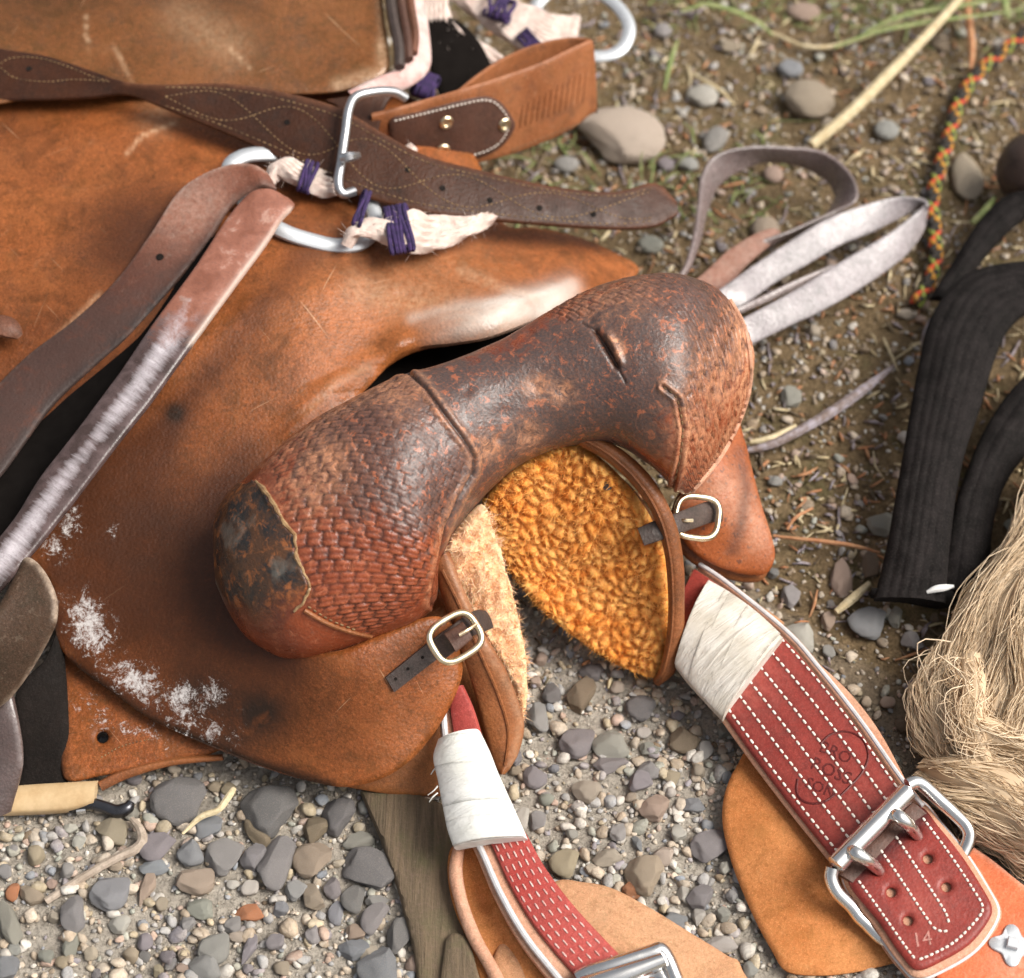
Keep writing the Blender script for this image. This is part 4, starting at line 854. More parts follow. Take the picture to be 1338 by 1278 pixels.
# bundle over the near ring
bun = []
for k in range(5):
    o = k*9.4
    bun.append([(452+o*.35, 300-o*.55+20, .160), (462+o*.5, 276-o*.3+28, .168), (490+o*.7, 284-o*.2+20, .165), (520+o*.5, 318-o*.95, .158), (560, 322-o*.9, .150), (615, 300-o*.35, .142), (680, 262-o*.4, .135)])
cords(bun, .0046, M['mohair'], CIN)
bun = []
for k in range(4):
    o = k*10
    bun.append([(352+o*.4, 225-o*.35+12, .168), (362+o*.4, 206-o*.2+14, .173), (385+o*.35, 215-o*.4+18, .170), (425+o*.2, 240-o*.6+10, .163), (470, 240-o*.5, .155), (540, 210-o*.5, .145)])
cords(bun, .0046, M['mohair'], CIN)
def wraps(c0, c1, hw, z, k, r, name='thread_binding'):
    c0 = np.array(c0, float); c1 = np.array(c1, float); ax = (c1-c0)/max(1e-6, np.linalg.norm(c1-c0)); nr = np.array([-ax[1], ax[0]]); ps = []
    for i in range(k):
        c = c0+(c1-c0)*i/max(1, k-1); t_ = np.arange(14)/14*2*math.pi; j = random.uniform(-4, 4)
        p = np.stack([c[0]+nr[0]*hw*np.cos(t_)+ax[0]*j*np.sin(t_*2), c[1]+nr[1]*hw*np.cos(t_)+ax[1]*j*np.sin(t_*2), z+.008*np.sin(t_)], 1)
        ps.append(tube(p, r, 7, closed=True, n=40))
    part(name, join(ps), M['purple'], CIN)
wraps((508, 302), (534, 297), 30, .1620, 6, .0019); wraps((470, 272), (476, 274), 24, .170, 2, .0016); wraps((396, 228), (408, 232), 21, .168, 4, .0017)
# far stretch of the girth
far = []
for k in range(9):
    o = k*8.
    far.append([(548+o*.9, -60+o*.1, .120), (590+o*.9, -12+o*.1, .118), (640+o*.78, 30-o*.25, .112), (690+o*.55, 62-o*.55, .106), (728+o*.3, 76-o*.75, .102), (748+o*.1, 62-o*.6, .102)])
cords(far, .0048, M['mohair'], CIN)
near2 = []
for k in range(5):
    near2.append([(556+k*6, -60, .128), (556+k*6, 10, .126), (566+k*7, 40, .122), (600+k*9, 84-k*4, .112), (640+k*9, 112-k*6, .104), (690+k*6, 118-k*9, .098)])
cords(near2, .0046, M['mohair'], CIN)
wraps((640, 6), (666, 16), 15, .124, 5, .0018); wraps((688, 62), (700, 52), 18, .113, 5, .0018); wraps((545, 108), (566, 116), 16, .14, 7, .002)
Vf, Ff = join(FZ); part('cord_fuzz', (Vf, [np.vstack(Ff)]), M['mohair'], CIN, kind='stuff', sharp=0)
tn = panel([(548, 26, .128), (570, 18, .130), (600, 26, .128), (626, 52, .122), (645, 90, .114), (660, 130, .104), (620, 150, .10), (580, 130, .108), (560, 80, .120)], t=.004, step=7)
POK = solo('leather_pocket', tn[:2], M['void'], 'black leather flap standing between the pale cords and the chestnut strap loop', 'leather flap')
# ------------------------------------------------------------------ tooled strap with its steel buckle and chestnut loop
TS = thing('tooled_strap', 'long dark brown stitched strap with a steel buckle, lying across the top of the saddle', 'strap', tuple(P(440, 200, .15)))
tA = [(-140, 30, .190), (-40, 50, .190), (0, 62, .190), (60, 72, .190), (115, 90, .191), (165, 107, .192), (215, 110, .194), (290, 108, .194), (360, 117, .192), (440, 138, .187), (500, 172, .178), (560, 203, .168), (640, 224, .155), (720, 242, .142), (800, 250, .130), (855, 238, .122), (884, 262, .112)]
tB = [(-140, 136, .178), (-40, 132, .180), (0, 130, .180), (60, 129, .182), (115, 127, .184), (165, 124, .186), (215, 142, .184), (290, 172, .178), (360, 204, .172), (440, 243, .165), (500, 264, .158), (560, 278, .152), (640, 287, .142), (720, 294, .130), (800, 299, .118), (855, 296, .110), (886, 280, .108)]
tsVF = ribbon(tA, tB, .0045, .0012, 220, 16)
px, py = proj(tsVF[0]); ts_main = part('strap', tsVF, M['tooled'], TS, attrs={'scuff': .55*np.exp(-(dist_poly([p[:2] for p in tA[5:]], px, py)/5)**2)+.3*np.exp(-(dist_poly([p[:2] for p in tB[5:]], px, py)/4)**2)}); B_ts = bvh_of(tsVF)
def lerpline(A, B, f, i0, i1): return [(a[0]+(b[0]-a[0])*f, a[1]+(b[1]-a[1])*f) for a, b in list(zip(A, B))[i0:i1]]
segs = []
for f in (.13, .87): segs += stitch_line(B_ts, lerpline(tA, tB, f, 6, 16), 8, .6, .0005)
def wave(i0, i1, ph, amp=.30, k=6):
    a = crom_u([(*p[:2], 0) for p in tA[i0:i1]], 160)[:, :2]; b = crom_u([(*p[:2], 0) for p in tB[i0:i1]], 160)[:, :2]
    L = np.concatenate([[0], np.cumsum(np.linalg.norm(np.diff((a+b)/2, axis=0), axis=1))]); f = .5+amp*np.sin(L/62*math.pi*.5*1.05+ph)
    return a+(b-a)*f[:, None]
for ph in (0, math.pi): segs += stitch_line(B_ts, wave(6, 16, ph), 6.5, .62, .0006)
segs += stitch_line(B_ts, [(0, 84), (15, 76), (50, 76), (85, 86), (120, 100), (145, 107)], 6, .62, .0006)+stitch_line(B_ts, [(0, 88), (20, 102), (60, 107), (100, 104), (145, 107)], 6, .62, .0006)
part('stitching', capsules(segs, .00048), M['thread_old'], ts_main, kind='stuff')
part('strap_holes', discs(B_ts, [(38, 90), (110+265, 160), (533, 222), (578, 246), (640, 262), (705, 272), (775, 280)], .0024), M['underlay'], ts_main, kind='stuff')
bf = part('buckle', tube(np.array([(530, 128, .178), (514, 120, .186), (490, 120, .193), (466, 126, .197), (456, 142, .196), (451, 175, .189), (446, 210, .181), (442, 240, .174), (448, 253, .170), (462, 250, .166)], float), .0038, 10, n=90), M['dull_steel'], TS)
part('prong', tube(np.array([(446, 207, .188), (456, 205, .190), (468, 203, .184)], float), [.0034, .0040, .0028], 8, n=16), M['dull_steel'], bf)
part('buckle_backing', ribbon([(425, 130, .170), (445, 150, .168), (450, 250, .160)], [(520, 118, .166), (500, 150, .162), (480, 262, .155)], .004, 0, 30, 8), M['tooled'], TS)
# chestnut loop standing on its edge
oA = [(486, 152, .168), (520, 143, .167), (560, 131, .166), (610, 116, .165), (660, 100, .163), (710, 82, .161), (748, 64, .159), (768, 55, .157), (775, 52, .155), (764, 48, .153), (738, 48, .152), (700, 56, .152), (660, 72, .153), (622, 96, .154), (588, 124, .155)]
oB = [(486, 196, .128), (520, 206, .118), (560, 212, .108), (610, 216, .099), (660, 206, .094), (710, 188, .092), (748, 170, .091), (770, 153, .092), (780, 146, .092), (770, 134, .094), (742, 128, .096), (702, 132, .098), (660, 142, .101), (622, 160, .105), (588, 184, .110)]
loVF = ribbon(oA, oB, .0045, .0008, 200, 16); loop = part('loop', loVF, M['loop'], TS)
part('loop_lining', ribbon([(x-1, y+3, z-.001) for x, y, z in oA[8:]], [(x-1, y+3, z-.001) for x, y, z in oB[8:]], .0015, 0, 60, 8), M['void'], loop)  # black strip added so the loop's inside looks deeply shaded
B_lo = bvh_of(loVF)
pat = [(508, 170, 0), (512, 154, 0), (545, 146, 0), (590, 134, 0), (630, 126, 0), (652, 132, 0), (668, 152, 0), (672, 166, 0), (660, 186, 0), (640, 200, 0), (612, 208, 0), (575, 204, 0), (530, 196, 0), (512, 186, 0)]
paVF = panel(pat, t=.0025, step=4, posfun=on(B_lo, .0022), round_px=5); pt = part('loop_patch', paVF[:2], M['patch_leather'], loop)
B_pa = bvh_of(paVF)
part('stitching', capsules(stitch_line(B_pa, [(515, 158), (560, 147), (600, 137), (632, 131), (650, 137), (665, 160), (655, 184), (636, 197), (612, 204)], 5.5, .62, .0007), .0007), M['thread'], pt, kind='stuff')
def rivet(bvh, x, y, r, parent, mat):
    q, nn = hit(bvh, np.array([x]), np.array([y]), .0004); n_ = nn[0]; u = unit(np.cross(n_, [0, 1, .2])); v = np.cross(n_, u); t_ = np.arange(16)/16*2*math.pi
    prof = [(1., -.0006), (1., .0006), (.85, .0014), (.55, .0012), (.42, .0002), (.2, .0004), (.02, .0005)]
    V = np.vstack([q[0]+(u[None]*np.cos(t_)[:, None]+v[None]*np.sin(t_)[:, None])*r*a+n_*h for a, h in prof]); part('rivet', (V, [grid_faces(len(prof), 16, True)]), mat, parent)
for x, y in ((583, 160), (659, 163), (579, 196)): rivet(B_pa, x, y, .0056, loop, M['brass'])
# stamped ribs near the bend
segs = []
for k in range(12):
    x = 682+k*7.5; yb = 182-k*3.0; yt = 118-k*4.2
    q, nn = hit(B_lo, np.array([x+2, x-3.]), np.array([yt+18, yb-14]), .0002); segs.append((q[0], q[1], nn[0]))
part('stamped_rib', capsules(segs, .0011), M['loop'], loop, kind='stuff')
part('stitching', capsules(stitch_line(B_lo, [(668, 196), (700, 184), (740, 168), (765, 158)], 6, .62, .0006), .0006), M['thread_old'], loop, kind='stuff')
# ------------------------------------------------------------------ latigo through the ring: two runs down to the left
LT = thing('latigo_strap', 'long reddish brown strap folded through the metal ring, its near run shiny and worn', 'strap', tuple(P(200, 400, .14)))
l1A = [(-110, 610, .112), (-40, 540, .120), (30, 468, .132), (95, 418, .145), (150, 366, .156), (195, 306, .166), (230, 252, .174), (262, 228, .181), (300, 214, .187), (330, 214, .190), (348, 224, .187)]
l1B = [(-60, 680, .104), (0, 620, .114), (65, 532, .124), (122, 478, .136), (170, 436, .146), (222, 378, .156), (270, 318, .166), (300, 270, .174), (326, 250, .182), (344, 242, .186), (362, 248, .180)]
l1 = ribbon(l1A, l1B, .005, .0012, 140, 12); px, py = proj(l1[0])
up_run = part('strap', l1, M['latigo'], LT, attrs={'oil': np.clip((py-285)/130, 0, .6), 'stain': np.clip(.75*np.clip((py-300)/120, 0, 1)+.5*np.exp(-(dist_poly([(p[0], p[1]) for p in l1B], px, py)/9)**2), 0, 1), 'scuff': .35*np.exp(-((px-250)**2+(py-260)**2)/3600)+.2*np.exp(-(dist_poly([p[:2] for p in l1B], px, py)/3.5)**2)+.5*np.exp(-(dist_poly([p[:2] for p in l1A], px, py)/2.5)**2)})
B_l1 = bvh_of(l1)
part('strap_hole', discs(B_l1, [(209, 336)], .0030), M['underlay'], up_run)
l2A = [(-90, 800, .108), (-40, 745, .115), (15, 680, .124), (52, 622, .134), (100, 560, .146), (154, 488, .158), (204, 415, .170), (254, 348, .181), (296, 284, .190), (326, 251, .196), (350, 246, .196), (362, 252, .192)]
l2B = [(-40, 830, .100), (0, 772, .110), (50, 712, .120), (95, 655, .130), (145, 590, .142), (200, 520, .154), (252, 448, .166), (300, 382, .177), (344, 322, .187), (366, 288, .192), (382, 272, .191), (386, 268, .187)]
l2 = ribbon(l2A, l2B, .0055, .0016, 160, 14, wob=.0010, seed=3); px, py = proj(l2[0])
cl = dist_poly([((a[0]+b[0])/2, (a[1]+b[1])/2) for a, b in zip(l2A, l2B)], px, py)
low_run = part('strap', l2, M['worn_strap'], LT, label='shiny worn near run of the strap', attrs={'worn': np.clip((py-330)/190, 0, 1.3), 'across': np.exp(-(cl/15)**2), 'scuff': .6*np.exp(-(dist_poly([(252, 448), (300, 382), (344, 322), (380, 275)], px, py)/5)**2)})  # the middle mask carries the painted sheen
part('under_run', ribbon([(a-14, b-6, c-.010) for a, b, c in l1B[:8]], [(a+14, b+8, c-.014) for a, b, c in l2A[:8]], .004, .001, 60, 8), M['void'], LT)  # black strip added for the shade between the two runs
# the other end of the strap: a rounded dark tip turning down at the left edge
TIP = thing('stirrup_leather', 'dark strap with a rounded pale-edged tip at the left edge, hanging over the gravel', 'strap', tuple(P(20, 900, .03)))
tp = [(-60, 830, .125), (-10, 800, .131), (18, 752, .138), (31, 727, .140), (46, 732, .140), (62, 752, .137), (74, 782, .131), (74, 810, .124), (66, 832, .117), (50, 862, .106), (25, 900, .090), (0, 925, .080), (-60, 960, .06)]
tpVF = panel(tp, t=.006, step=5, round_px=8); px, py, _ = tpVF[3]
part('strap_tip', tpVF[:2], M['end_strap'], TIP, attrs={'scuff': np.clip(1.3*np.exp(-(dist_poly([(34, 727), (50, 735), (64, 756), (74, 784), (74, 808)], px, py)/4.5)**2)+.7*np.exp(-(dist_poly([(70, 830), (50, 864), (25, 902), (0, 927)], px, py)/3)**2), 0, 1)})
dw = ribbon([(-40, 900, .075), (-20, 940, .068), (-25, 1000, .045), (-60, 1090, .02)], [(14, 905, .080), (24, 948, .066), (30, 1000, .042), (16, 1060, .018)], .006, .002, 50, 10); px, py = proj(dw[0])
part('strap', dw, M['string'], TIP, attrs={'stain': np.full(len(px), .4), 'scuff': .6*np.exp(-(dist_poly([(10, 915), (22, 950), (29, 1000)], px, py)/4)**2)})
part('backing_strap', panel([(20, 908, .045), (60, 862, .055), (84, 830, .055), (84, 1040, .012), (20, 1048, .012), (28, 990, .02)], t=.005, step=8)[:2], M['underlay'], TIP)
solo('strap_end', tube(np.array([(-30, 430, .150), (0, 426, .151), (16, 432, .149), (26, 440, .146)], float), [.010, .010, .008, .003], 10, n=24, flat=((0, 0, 1), .5)), M['latigo_dark'], 'small dark red leather strap tip poking in at the left edge above the folded strap', 'strap')
TR = thing('stirrup', 'bare tan stirrup tread with dark iron hook below the lower skirt', 'stirrup', tuple(P(70, 1050, 0)))
trd = ribbon([(-30, 1030, .016), (40, 1024, .017), (90, 1021, .018), (128, 1019, .019)], [(-30, 1063, .013), (40, 1061, .013), (85, 1058, .014), (122, 1050, .015)], .009, .004, 40, 10)
part('tread', trd, M['horn'], TR)
part('hook', tube(np.array([(90, 1056, .009), (115, 1050, .011), (135, 1054, .011), (152, 1060, .010), (166, 1056, .011), (171, 1048, .012)], float), [.0034, .0042, .0042, .0048, .0046, .003], 10, n=40), M['rubber'], TR)
part('pin', tube(np.array([(100, 1060, .008), (112, 1058, .008)], float), [.0028, .0028], 8), M['steel'], TR)

# ------------------------------------------------------------------ slat under the saddle
sl_ = [(470, 1030, .012), (545, 1034, .012), (585, 1050, .012), (600, 1120, .011), (612, 1200, .010), (640, 1340, .008), (552, 1340, .008), (540, 1240, .009), (520, 1160, .010), (496, 1090, .012)]
SLT = thing('wooden_slat', 'weathered dark wooden slat lying on the gravel and running under the saddle', 'slat', tuple(P(550, 1180, 0)))
part('board', panel(sl_, t=.010, step=7, smooth=False, round_px=5)[:2], M['wood'], SLT)
part('tab', panel([(580, 1300, .014), (581, 1240, .0145), (586, 1222, .015), (598, 1218, .015), (612, 1228, .0145), (622, 1260, .014), (634, 1320, .013)], t=.004, step=5)[:2], M['wood'], SLT)

# ------------------------------------------------------------------ near red strap with tape, backing and buckle
RS = thing('harness_strap', 'bright red stitched strap bound with clean white tape, nearer the slat, on tan suede', 'strap', tuple(P(690, 1150, 0)))
sd1 = [(724, 1150, .014), (760, 1150, .014), (800, 1158, .013), (850, 1184, .012), (905, 1218, .011), (950, 1246, .010), (969, 1262, .010), (974, 1340, .008), (640, 1340, .008), (640, 1260, .010), (680, 1190, .012)]
part('suede_backing', panel(sd1, [(800, 1220, .016)], t=.0055, step=6, round_px=7)[:2], M['suede2'], RS)
lip = [(596, 1102, .022), (620, 1104, .024), (640, 1150, .022), (665, 1210, .018), (720, 1290, .014), (720, 1345, .012), (660, 1345, .010), (626, 1270, .010), (600, 1200, .012), (586, 1150, .016), (586, 1115, .020)]
lipVF = panel(lip, [(625, 1180, .010), (650, 1250, .006)], t=.005, step=5, round_px=6); px, py, _ = lipVF[3]
part('suede_lip', lipVF[:2], M['suede'], RS)
part('lip_edge', ribbon([(592, 1104, .026), (586, 1140, .023), (594, 1180, .020), (610, 1225, .017), (634, 1268, .014), (662, 1330, .012)], [(606, 1106, .027), (604, 1140, .024), (612, 1180, .021), (630, 1225, .018), (654, 1268, .015), (684, 1330, .013)], .005, .0025, 50, 8), M['tan_edge'], RS)
sA = [(576, 905, .060), (574, 940, .050), (580, 1000, .042), (600, 1070, .036), (622, 1118, .033), (645, 1172, .030), (676, 1228, .026), (716, 1280, .022), (770, 1345, .018)]
sB = [(603, 895, .066), (620, 935, .058), (640, 1000, .050), (664, 1052, .044), (688, 1090, .041), (712, 1132, .037), (748, 1180, .033), (796, 1232, .028), (872, 1310, .022)]
def mixl(a, b, f): return [tuple(np.array(p)+(np.array(q)-np.array(p))*f) for p, q in zip(a, b)]
part('strap_edge', ribbon(sA, mixl(sA, sB, .34), .007, .001, 120, 8), M['tan_edge'], RS)
g = mixl(sA, sB, .13); part('piping', tube(np.array([(x, y, z+.003) for x, y, z in g], float), .0022, 8, n=90), M['piping'], RS)
rdA, rdB = mixl(sA, sB, .33), sB
rdVF = ribbon([(x, y, z+.0035) for x, y, z in rdA], [(x, y, z+.0035) for x, y, z in rdB], .0065, .001, 120, 16); red1 = part('strap', rdVF, M['red2'], RS); B_rd = bvh_of(rdVF)
segs = []
for f in (.12, .30, .48, .66, .84): segs += stitch_line(B_rd, lerpline(rdA, rdB, f, 3, 9), 15, .62, .0006)
part('stitching', capsules(segs, .0006), M['thread_red'], red1, kind='stuff')
tpA = [(572, 966, .058), (566, 990, .053), (572, 1020, .050), (578, 1052, .047), (584, 1082, .045), (592, 1106, .043)]
tpB = [(624, 952, .066), (636, 978, .064), (648, 1006, .060), (662, 1036, .057), (676, 1066, .054), (688, 1094, .051)]
TW = part('tape', ribbon(tpA, tpB, .012, .006, 50, 16, wob=.0012, seed=5), M['tape'], RS)
def tape_turns(A, B, mat, parent, spans, crown, seed0=0):
    a = crom_u(A, 201); b = crom_u(B, 201)
    for i, (p0, p1, q0, q1) in enumerate(spans):
        aa = a[np.linspace(p0*200, p1*200, 7).astype(int)].copy(); bb = b[np.linspace(q0*200, q1*200, 7).astype(int)].copy(); aa[:, 2] += .0006+.0003*i; bb[:, 2] += .0006+.0003*i
        v_ = ribbon(aa, bb, .0013, crown+.0004*(i % 2), 40, 16, wob=.0014, seed=seed0+i); u_ = np.repeat(np.linspace(0, 1, 40), len(v_[0])//40); part('tape_turn', v_, mat, parent, attrs={'grime': .75*np.exp(-(u_/.05)**2)+.75*np.exp(-((1-u_)/.05)**2)})
tape_turns(tpA, tpB, M['tape'], TW, [(.0, .34, .05, .42), (.28, .62, .33, .66), (.5, .86, .62, .93), (.74, .99, .80, .99)], .0078, 10)
# frayed tape ends
part('tape_fray', join([tube(np.array([(572, 1000+k*9, .05), (567-k % 3*2, 1006+k*9, .049), (563-(k*3) % 5, 1012+k*9, .046)], float), [.0006, .0005, .0003], 5, n=8) for k in (0, 3, 4)]), M['tape'], TW, kind='stuff')
BW = part('buckle', tube(np.array([(755, 1278, .030), (770, 1270, .033), (800, 1261, .036), (850, 1245, .038), (864, 1242, .038), (876, 1262, .034), (890, 1300, .026), (900, 1340, .02)], float), .0052, 10, n=60), M['steel'], RS)
part('roller', ribbon([(757, 1276, .036), (800, 1262, .039), (862, 1243, .041)], [(768, 1300, .034), (812, 1286, .037), (872, 1262, .039)], .006, .004, 30, 10), M['steel'], BW)
part('buckle_plate', panel([(768, 1296, .030), (868, 1262, .034), (900, 1340, .026), (790, 1345, .024)], t=.003, step=7, smooth=False, holes=[(852, 1285, 9), (822, 1288, 6)])[:2], M['steel'], BW)

# ------------------------------------------------------------------ far red strap with tape, big buckle, billet end and ginger suede
BS = thing('harness_strap', 'dark red strap with stamped emblem, grey tape and large two-prong buckle', 'strap', tuple(P(1080, 1030, 0)))
sg = [(984, 975, .020), (962, 1000, .018), (948, 1030, .016), (943, 1064, .014), (948, 1100, .013), (962, 1145, .012), (985, 1198, .011), (1008, 1240, .010), (1026, 1266, .010), (1060, 1273, .010), (1110, 1270, .010), (1170, 1256, .012), (1215, 1240, .013), (1200, 1180, .016), (1120, 1080, .018), (1040, 1000, .020)]
sgVF = panel(sg, [(1000, 1080, .020), (1040, 1160, .019)], t=.005, step=5, round_px=8); px, py, _ = sgVF[3]
part('suede_flap', sgVF[:2], M['suede'], BS)
orv = [(1205, 1080, .016), (1245, 1090, .017), (1290, 1116, .016), (1338, 1154, .015), (1430, 1225, .014), (1430, 1400, .010), (1250, 1400, .010), (1222, 1280, .012), (1230, 1240, .013), (1215, 1160, .014)]
orVF = panel([(x, y, z+.008) for x, y, z in orv], t=.006, step=6, round_px=6); px, py, _ = orVF[3]
ORN = part('orange_layer', orVF[:2], M['orange'], BS, attrs={'scuff': np.clip(1.3*np.exp(-(dist_poly([(1250, 1092), (1290, 1116), (1338, 1153), (1400, 1200)], px, py)/5)**2)+.45*np.exp(-((px-1330)**2+(py-1262)**2)/1600), 0, 1)}); B_or = bvh_of(orVF)
# screw with a four-lobed plate
q, nn = hit(B_or, np.array([1322.]), np.array([1236.]), 0); n_ = nn[0]; u = unit(np.cross(n_, [0, 1, .2])); v = np.cross(n_, u)
t_ = np.arange(48)/48*2*math.pi; rad = .0125*(1+.22*np.cos(4*t_+.5)); prof = [(1, 0), (1, .0012), (.94, .0018), (.5, .0018), (.02, .0018)]
V = np.vstack([q[0]+(u*np.cos(t_)[:, None]+v*np.sin(t_)[:, None])*(rad*a)[:, None]+n_*h for a, h in prof]); plate = part('screw_plate', (V, [grid_faces(5, 48, True)]), M['zinc'], ORN)
t_ = np.arange(4)/4*2*math.pi+.5; V = np.vstack([q[0]+(u*np.cos(t_)[:, None]+v*np.sin(t_)[:, None])*.0052*a+n_*h for a, h in [(1, .001), (1, .0050), (.86, .0056)]]); part('screw_head', (V, [grid_faces(3, 4, True), np.array([[8, 9, 10, 11]])]), M['zinc'], plate, sharp=20)
ua = [(905, 742, .040), (950, 768, .040), (1022, 826, .040), (1066, 862, .038), (1112, 905, .034), (1150, 955, .032), (1186, 1022, .032), (1215, 1075, .030)]
ub = [(880, 800, .032), (920, 840, .032), (960, 900, .030), (1010, 970, .028), (1060, 1030, .027), (1100, 1080, .026), (1140, 1120, .026), (1180, 1150, .025)]
part('tan_backing', ribbon(ub, ua, .004, .001, 80, 10), M['tan_edge'], BS)
fA = [(868, 826, .038), (895, 862, .040), (945, 932, .038), (988, 992, .036), (1040, 1060, .035), (1090, 1122, .036), (1112, 1150, .036)]
fB = [(908, 742, .049), (946, 768, .050), (1022, 830, .048), (1066, 880, .046), (1118, 946, .044), (1170, 1020, .044), (1200, 1058, .044)]
ext = lambda L, o, z: [(x+o[0], y+o[1], c+z) for x, y, c in L]
part('raw_edge', ribbon(ext(fA, (-6, 3), -.004), ext(fB, (10, -8), -.004), .0045, .001, 110, 14), M['tan_edge'], BS)
g = ext(fB, (6, -5), -.0005); part('piping', tube(np.array(g, float), .0017, 8, n=80), M['piping'], BS)
frVF = ribbon(fA, fB, .0045, .0012, 140, 20); px, py = proj(frVF[0])
big = part('strap', frVF, M['red'], BS, attrs={'scuff': .35*np.exp(-((px-985)**2+(py-895)**2)/1800)+.25*np.exp(-((px-1135)**2+(py-1050)**2)/2500)+.15, 'stain': .55*sum(np.exp(-(dist_poly(lerpline(fA, fB, f, 2, 7), px, py)/3.2)**2) for f in (.07, .25, .43, .61, .80, .97))}); B_fr = bvh_of(frVF)
segs = []
for f in (.07, .25, .43, .61, .80, .97): segs += stitch_line(B_fr, lerpline(fA, fB, f, 2, 7), 10, .68, .0008)
part('stitching', capsules(segs, .0009), M['thread'], big, kind='stuff')
# stamped emblem: two overlapping lobes with lettering pressed into the hide
def emboss_line(bvh, pts, r=.0009): 
    c = crom(np.array(pts, float), 60) if len(pts) > 3 else np.array(pts, float)
    q, _ = hit(bvh, c[:, 0], c[:, 1], -.0001); return tube(q, r, 6, world=True)
EMB = leather('stamped line', (.085, .008, .007), (.12, .012, .010), (.08, .01, .01), (.4, .12, .1), .5, 2., .5, .1)
em = [emboss_line(B_fr, [(1072, 972), (1085, 960), (1104, 956), (1122, 962), (1132, 975), (1134, 992), (1126, 1010), (1112, 1026), (1098, 1040)]), emboss_line(B_fr, [(1042, 1018), (1041, 1034), (1047, 1045), (1060, 1050), (1076, 1048), (1092, 1038)])]
part('stamped_outline', join(em), EMB, big)
def text_on(bvh, txt, x, y, size, ang, mat, parent, lift=-.0002, th=.0005, name='stamped_lettering'):
    cu = bpy.data.curves.new('lettering', 'FONT'); cu.body = txt; cu.size = size; cu.align_x = 'CENTER'; cu.align_y = 'CENTER'; cu.resolution_u = 2; cu.extrude = .5; cu.offset = 0
    o = bpy.data.objects.new('lettering', cu); COL.objects.link(o); dg = bpy.context.evaluated_depsgraph_get(); me = o.evaluated_get(dg).to_mesh()
    V = np.array([v.co[:] for v in me.vertices]); Fs = [tuple(p.vertices) for p in me.polygons]; bpy.data.objects.remove(o); bpy.data.curves.remove(cu)
    ca, sa = math.cos(ang), math.sin(ang); X = x+V[:, 0]*ca+V[:, 1]*sa; Y = y+V[:, 0]*sa-V[:, 1]*ca
    q, nn = hit(bvh, X, Y, lift); q = q+nn*(np.where(V[:, 2] > 0, th, 0))[:, None]
    tris = []; 
    for f in Fs:
        for i in range(1, len(f)-1): tris.append((f[0], f[i], f[i+1]))
    return part(name, (q, [np.array(tris)]), mat, parent, sharp=0)
for txt, x, y, s in (('BRO', 1092, 984, 22), ('ROSS', 1086, 1008, 24), ('SON', 1072, 1030, 20)): text_on(B_fr, txt, x, y, s, .42, EMB, big)
# tape binding on the far strap
tqA = [(881, 866, .043), (900, 890, .043), (922, 914, .043), (944, 936, .043)]; tqB = [(926, 757, .056), (958, 776, .056), (990, 800, .056), (1024, 831, .054)]
TB = part('tape', ribbon(tqA, tqB, .014, .008, 50, 18, wob=.0014, seed=8), M['tape2'], BS)
tape_turns(tqA, tqB, M['tape2'], TB, [(.0, .40, .0, .30), (.30, .70, .22, .60), (.60, .99, .54, .96)], .0100, 30)
# billet end: red face, raw edge, pale piping, base
bl_ = [(1108, 1146, .040), (1140, 1108, .043), (1172, 1072, .046), (1202, 1052, .046), (1228, 1080, .045), (1258, 1118, .043), (1286, 1162, .040), (1297, 1186, .038), (1290, 1206, .036), (1268, 1232, .034), (1236, 1252, .032), (1200, 1266, .031), (1178, 1246, .032), (1150, 1205, .035)]
cxy = np.array([1195, 1165.])
def grow(L, g, dz, tip=1.): 
    o_ = []
    for x, y, z in L:
        d = np.array([x, y])-cxy; k = g*(1+tip*max(0, min(1, (y-1150)/90))); d = d/np.linalg.norm(d)*k; o_.append((x+d[0], y+d[1], z+dz))
    return o_
part('billet_base', panel(grow(bl_, 9, -.0125, 1.), t=.004, step=6)[:2], M['tan_edge'], BS)
part('billet_piping', panel(grow(bl_, 8, -.009, .8), t=.0035, step=6)[:2], M['piping'], BS)
part('billet_edge', panel(grow(bl_, 6, -.0045, .7), t=.0042, step=6)[:2], M['tan_edge'], BS)
HOLES = [(1213, 1121), (1237, 1158), (1165, 1165), (1187, 1202)]
blVF = panel(bl_, t=.0042, step=4, round_px=6, holes=[(x, y, 6.5) for x, y in HOLES]+[(1147, 1136, 7), (1196, 1088, 7)]); px, py, _ = blVF[3]
bil = part('billet', blVF[:2], M['red'], BS, attrs={'stain': np.clip(1.1*np.exp(-(dist_poly([(1205, 1062), (1190, 1078), (1150, 1112), (1122, 1140)], px, py)/15)**2), 0, 1), 'scuff': .4*np.exp(-((px-1215)**2+(py-1175)**2)/2200)}); B_bl = bvh_of(blVF)
segs = stitch_line(B_bl, [(1205, 1068), (1240, 1115), (1270, 1160), (1284, 1186), (1274, 1204), (1248, 1230), (1220, 1246), (1198, 1255)], 7.5, .72, .0008)+stitch_line(B_bl, [(1121, 1150), (1150, 1190), (1178, 1230), (1196, 1254)], 7.5, .72, .0008)
segs += stitch_line(B_bl, [(1150, 1110), (1175, 1146), (1200, 1184), (1218, 1210)], 7.5, .72, .0008)+stitch_line(B_bl, [(1218, 1211), (1229, 1217), (1240, 1216)], 7.5, .72, .0008)+stitch_line(B_bl, [(1170, 1092), (1195, 1130), (1220, 1168), (1237, 1196), (1240, 1213)], 7.5, .72, .0008)
part('stitching', capsules(segs, .0009), M['thread'], bil, kind='stuff')
NUM = leather('worn number', (.42, .16, .13), (.50, .24, .20), (.2, .05, .04), (.6, .4, .36), .5, 3., .3, .3)
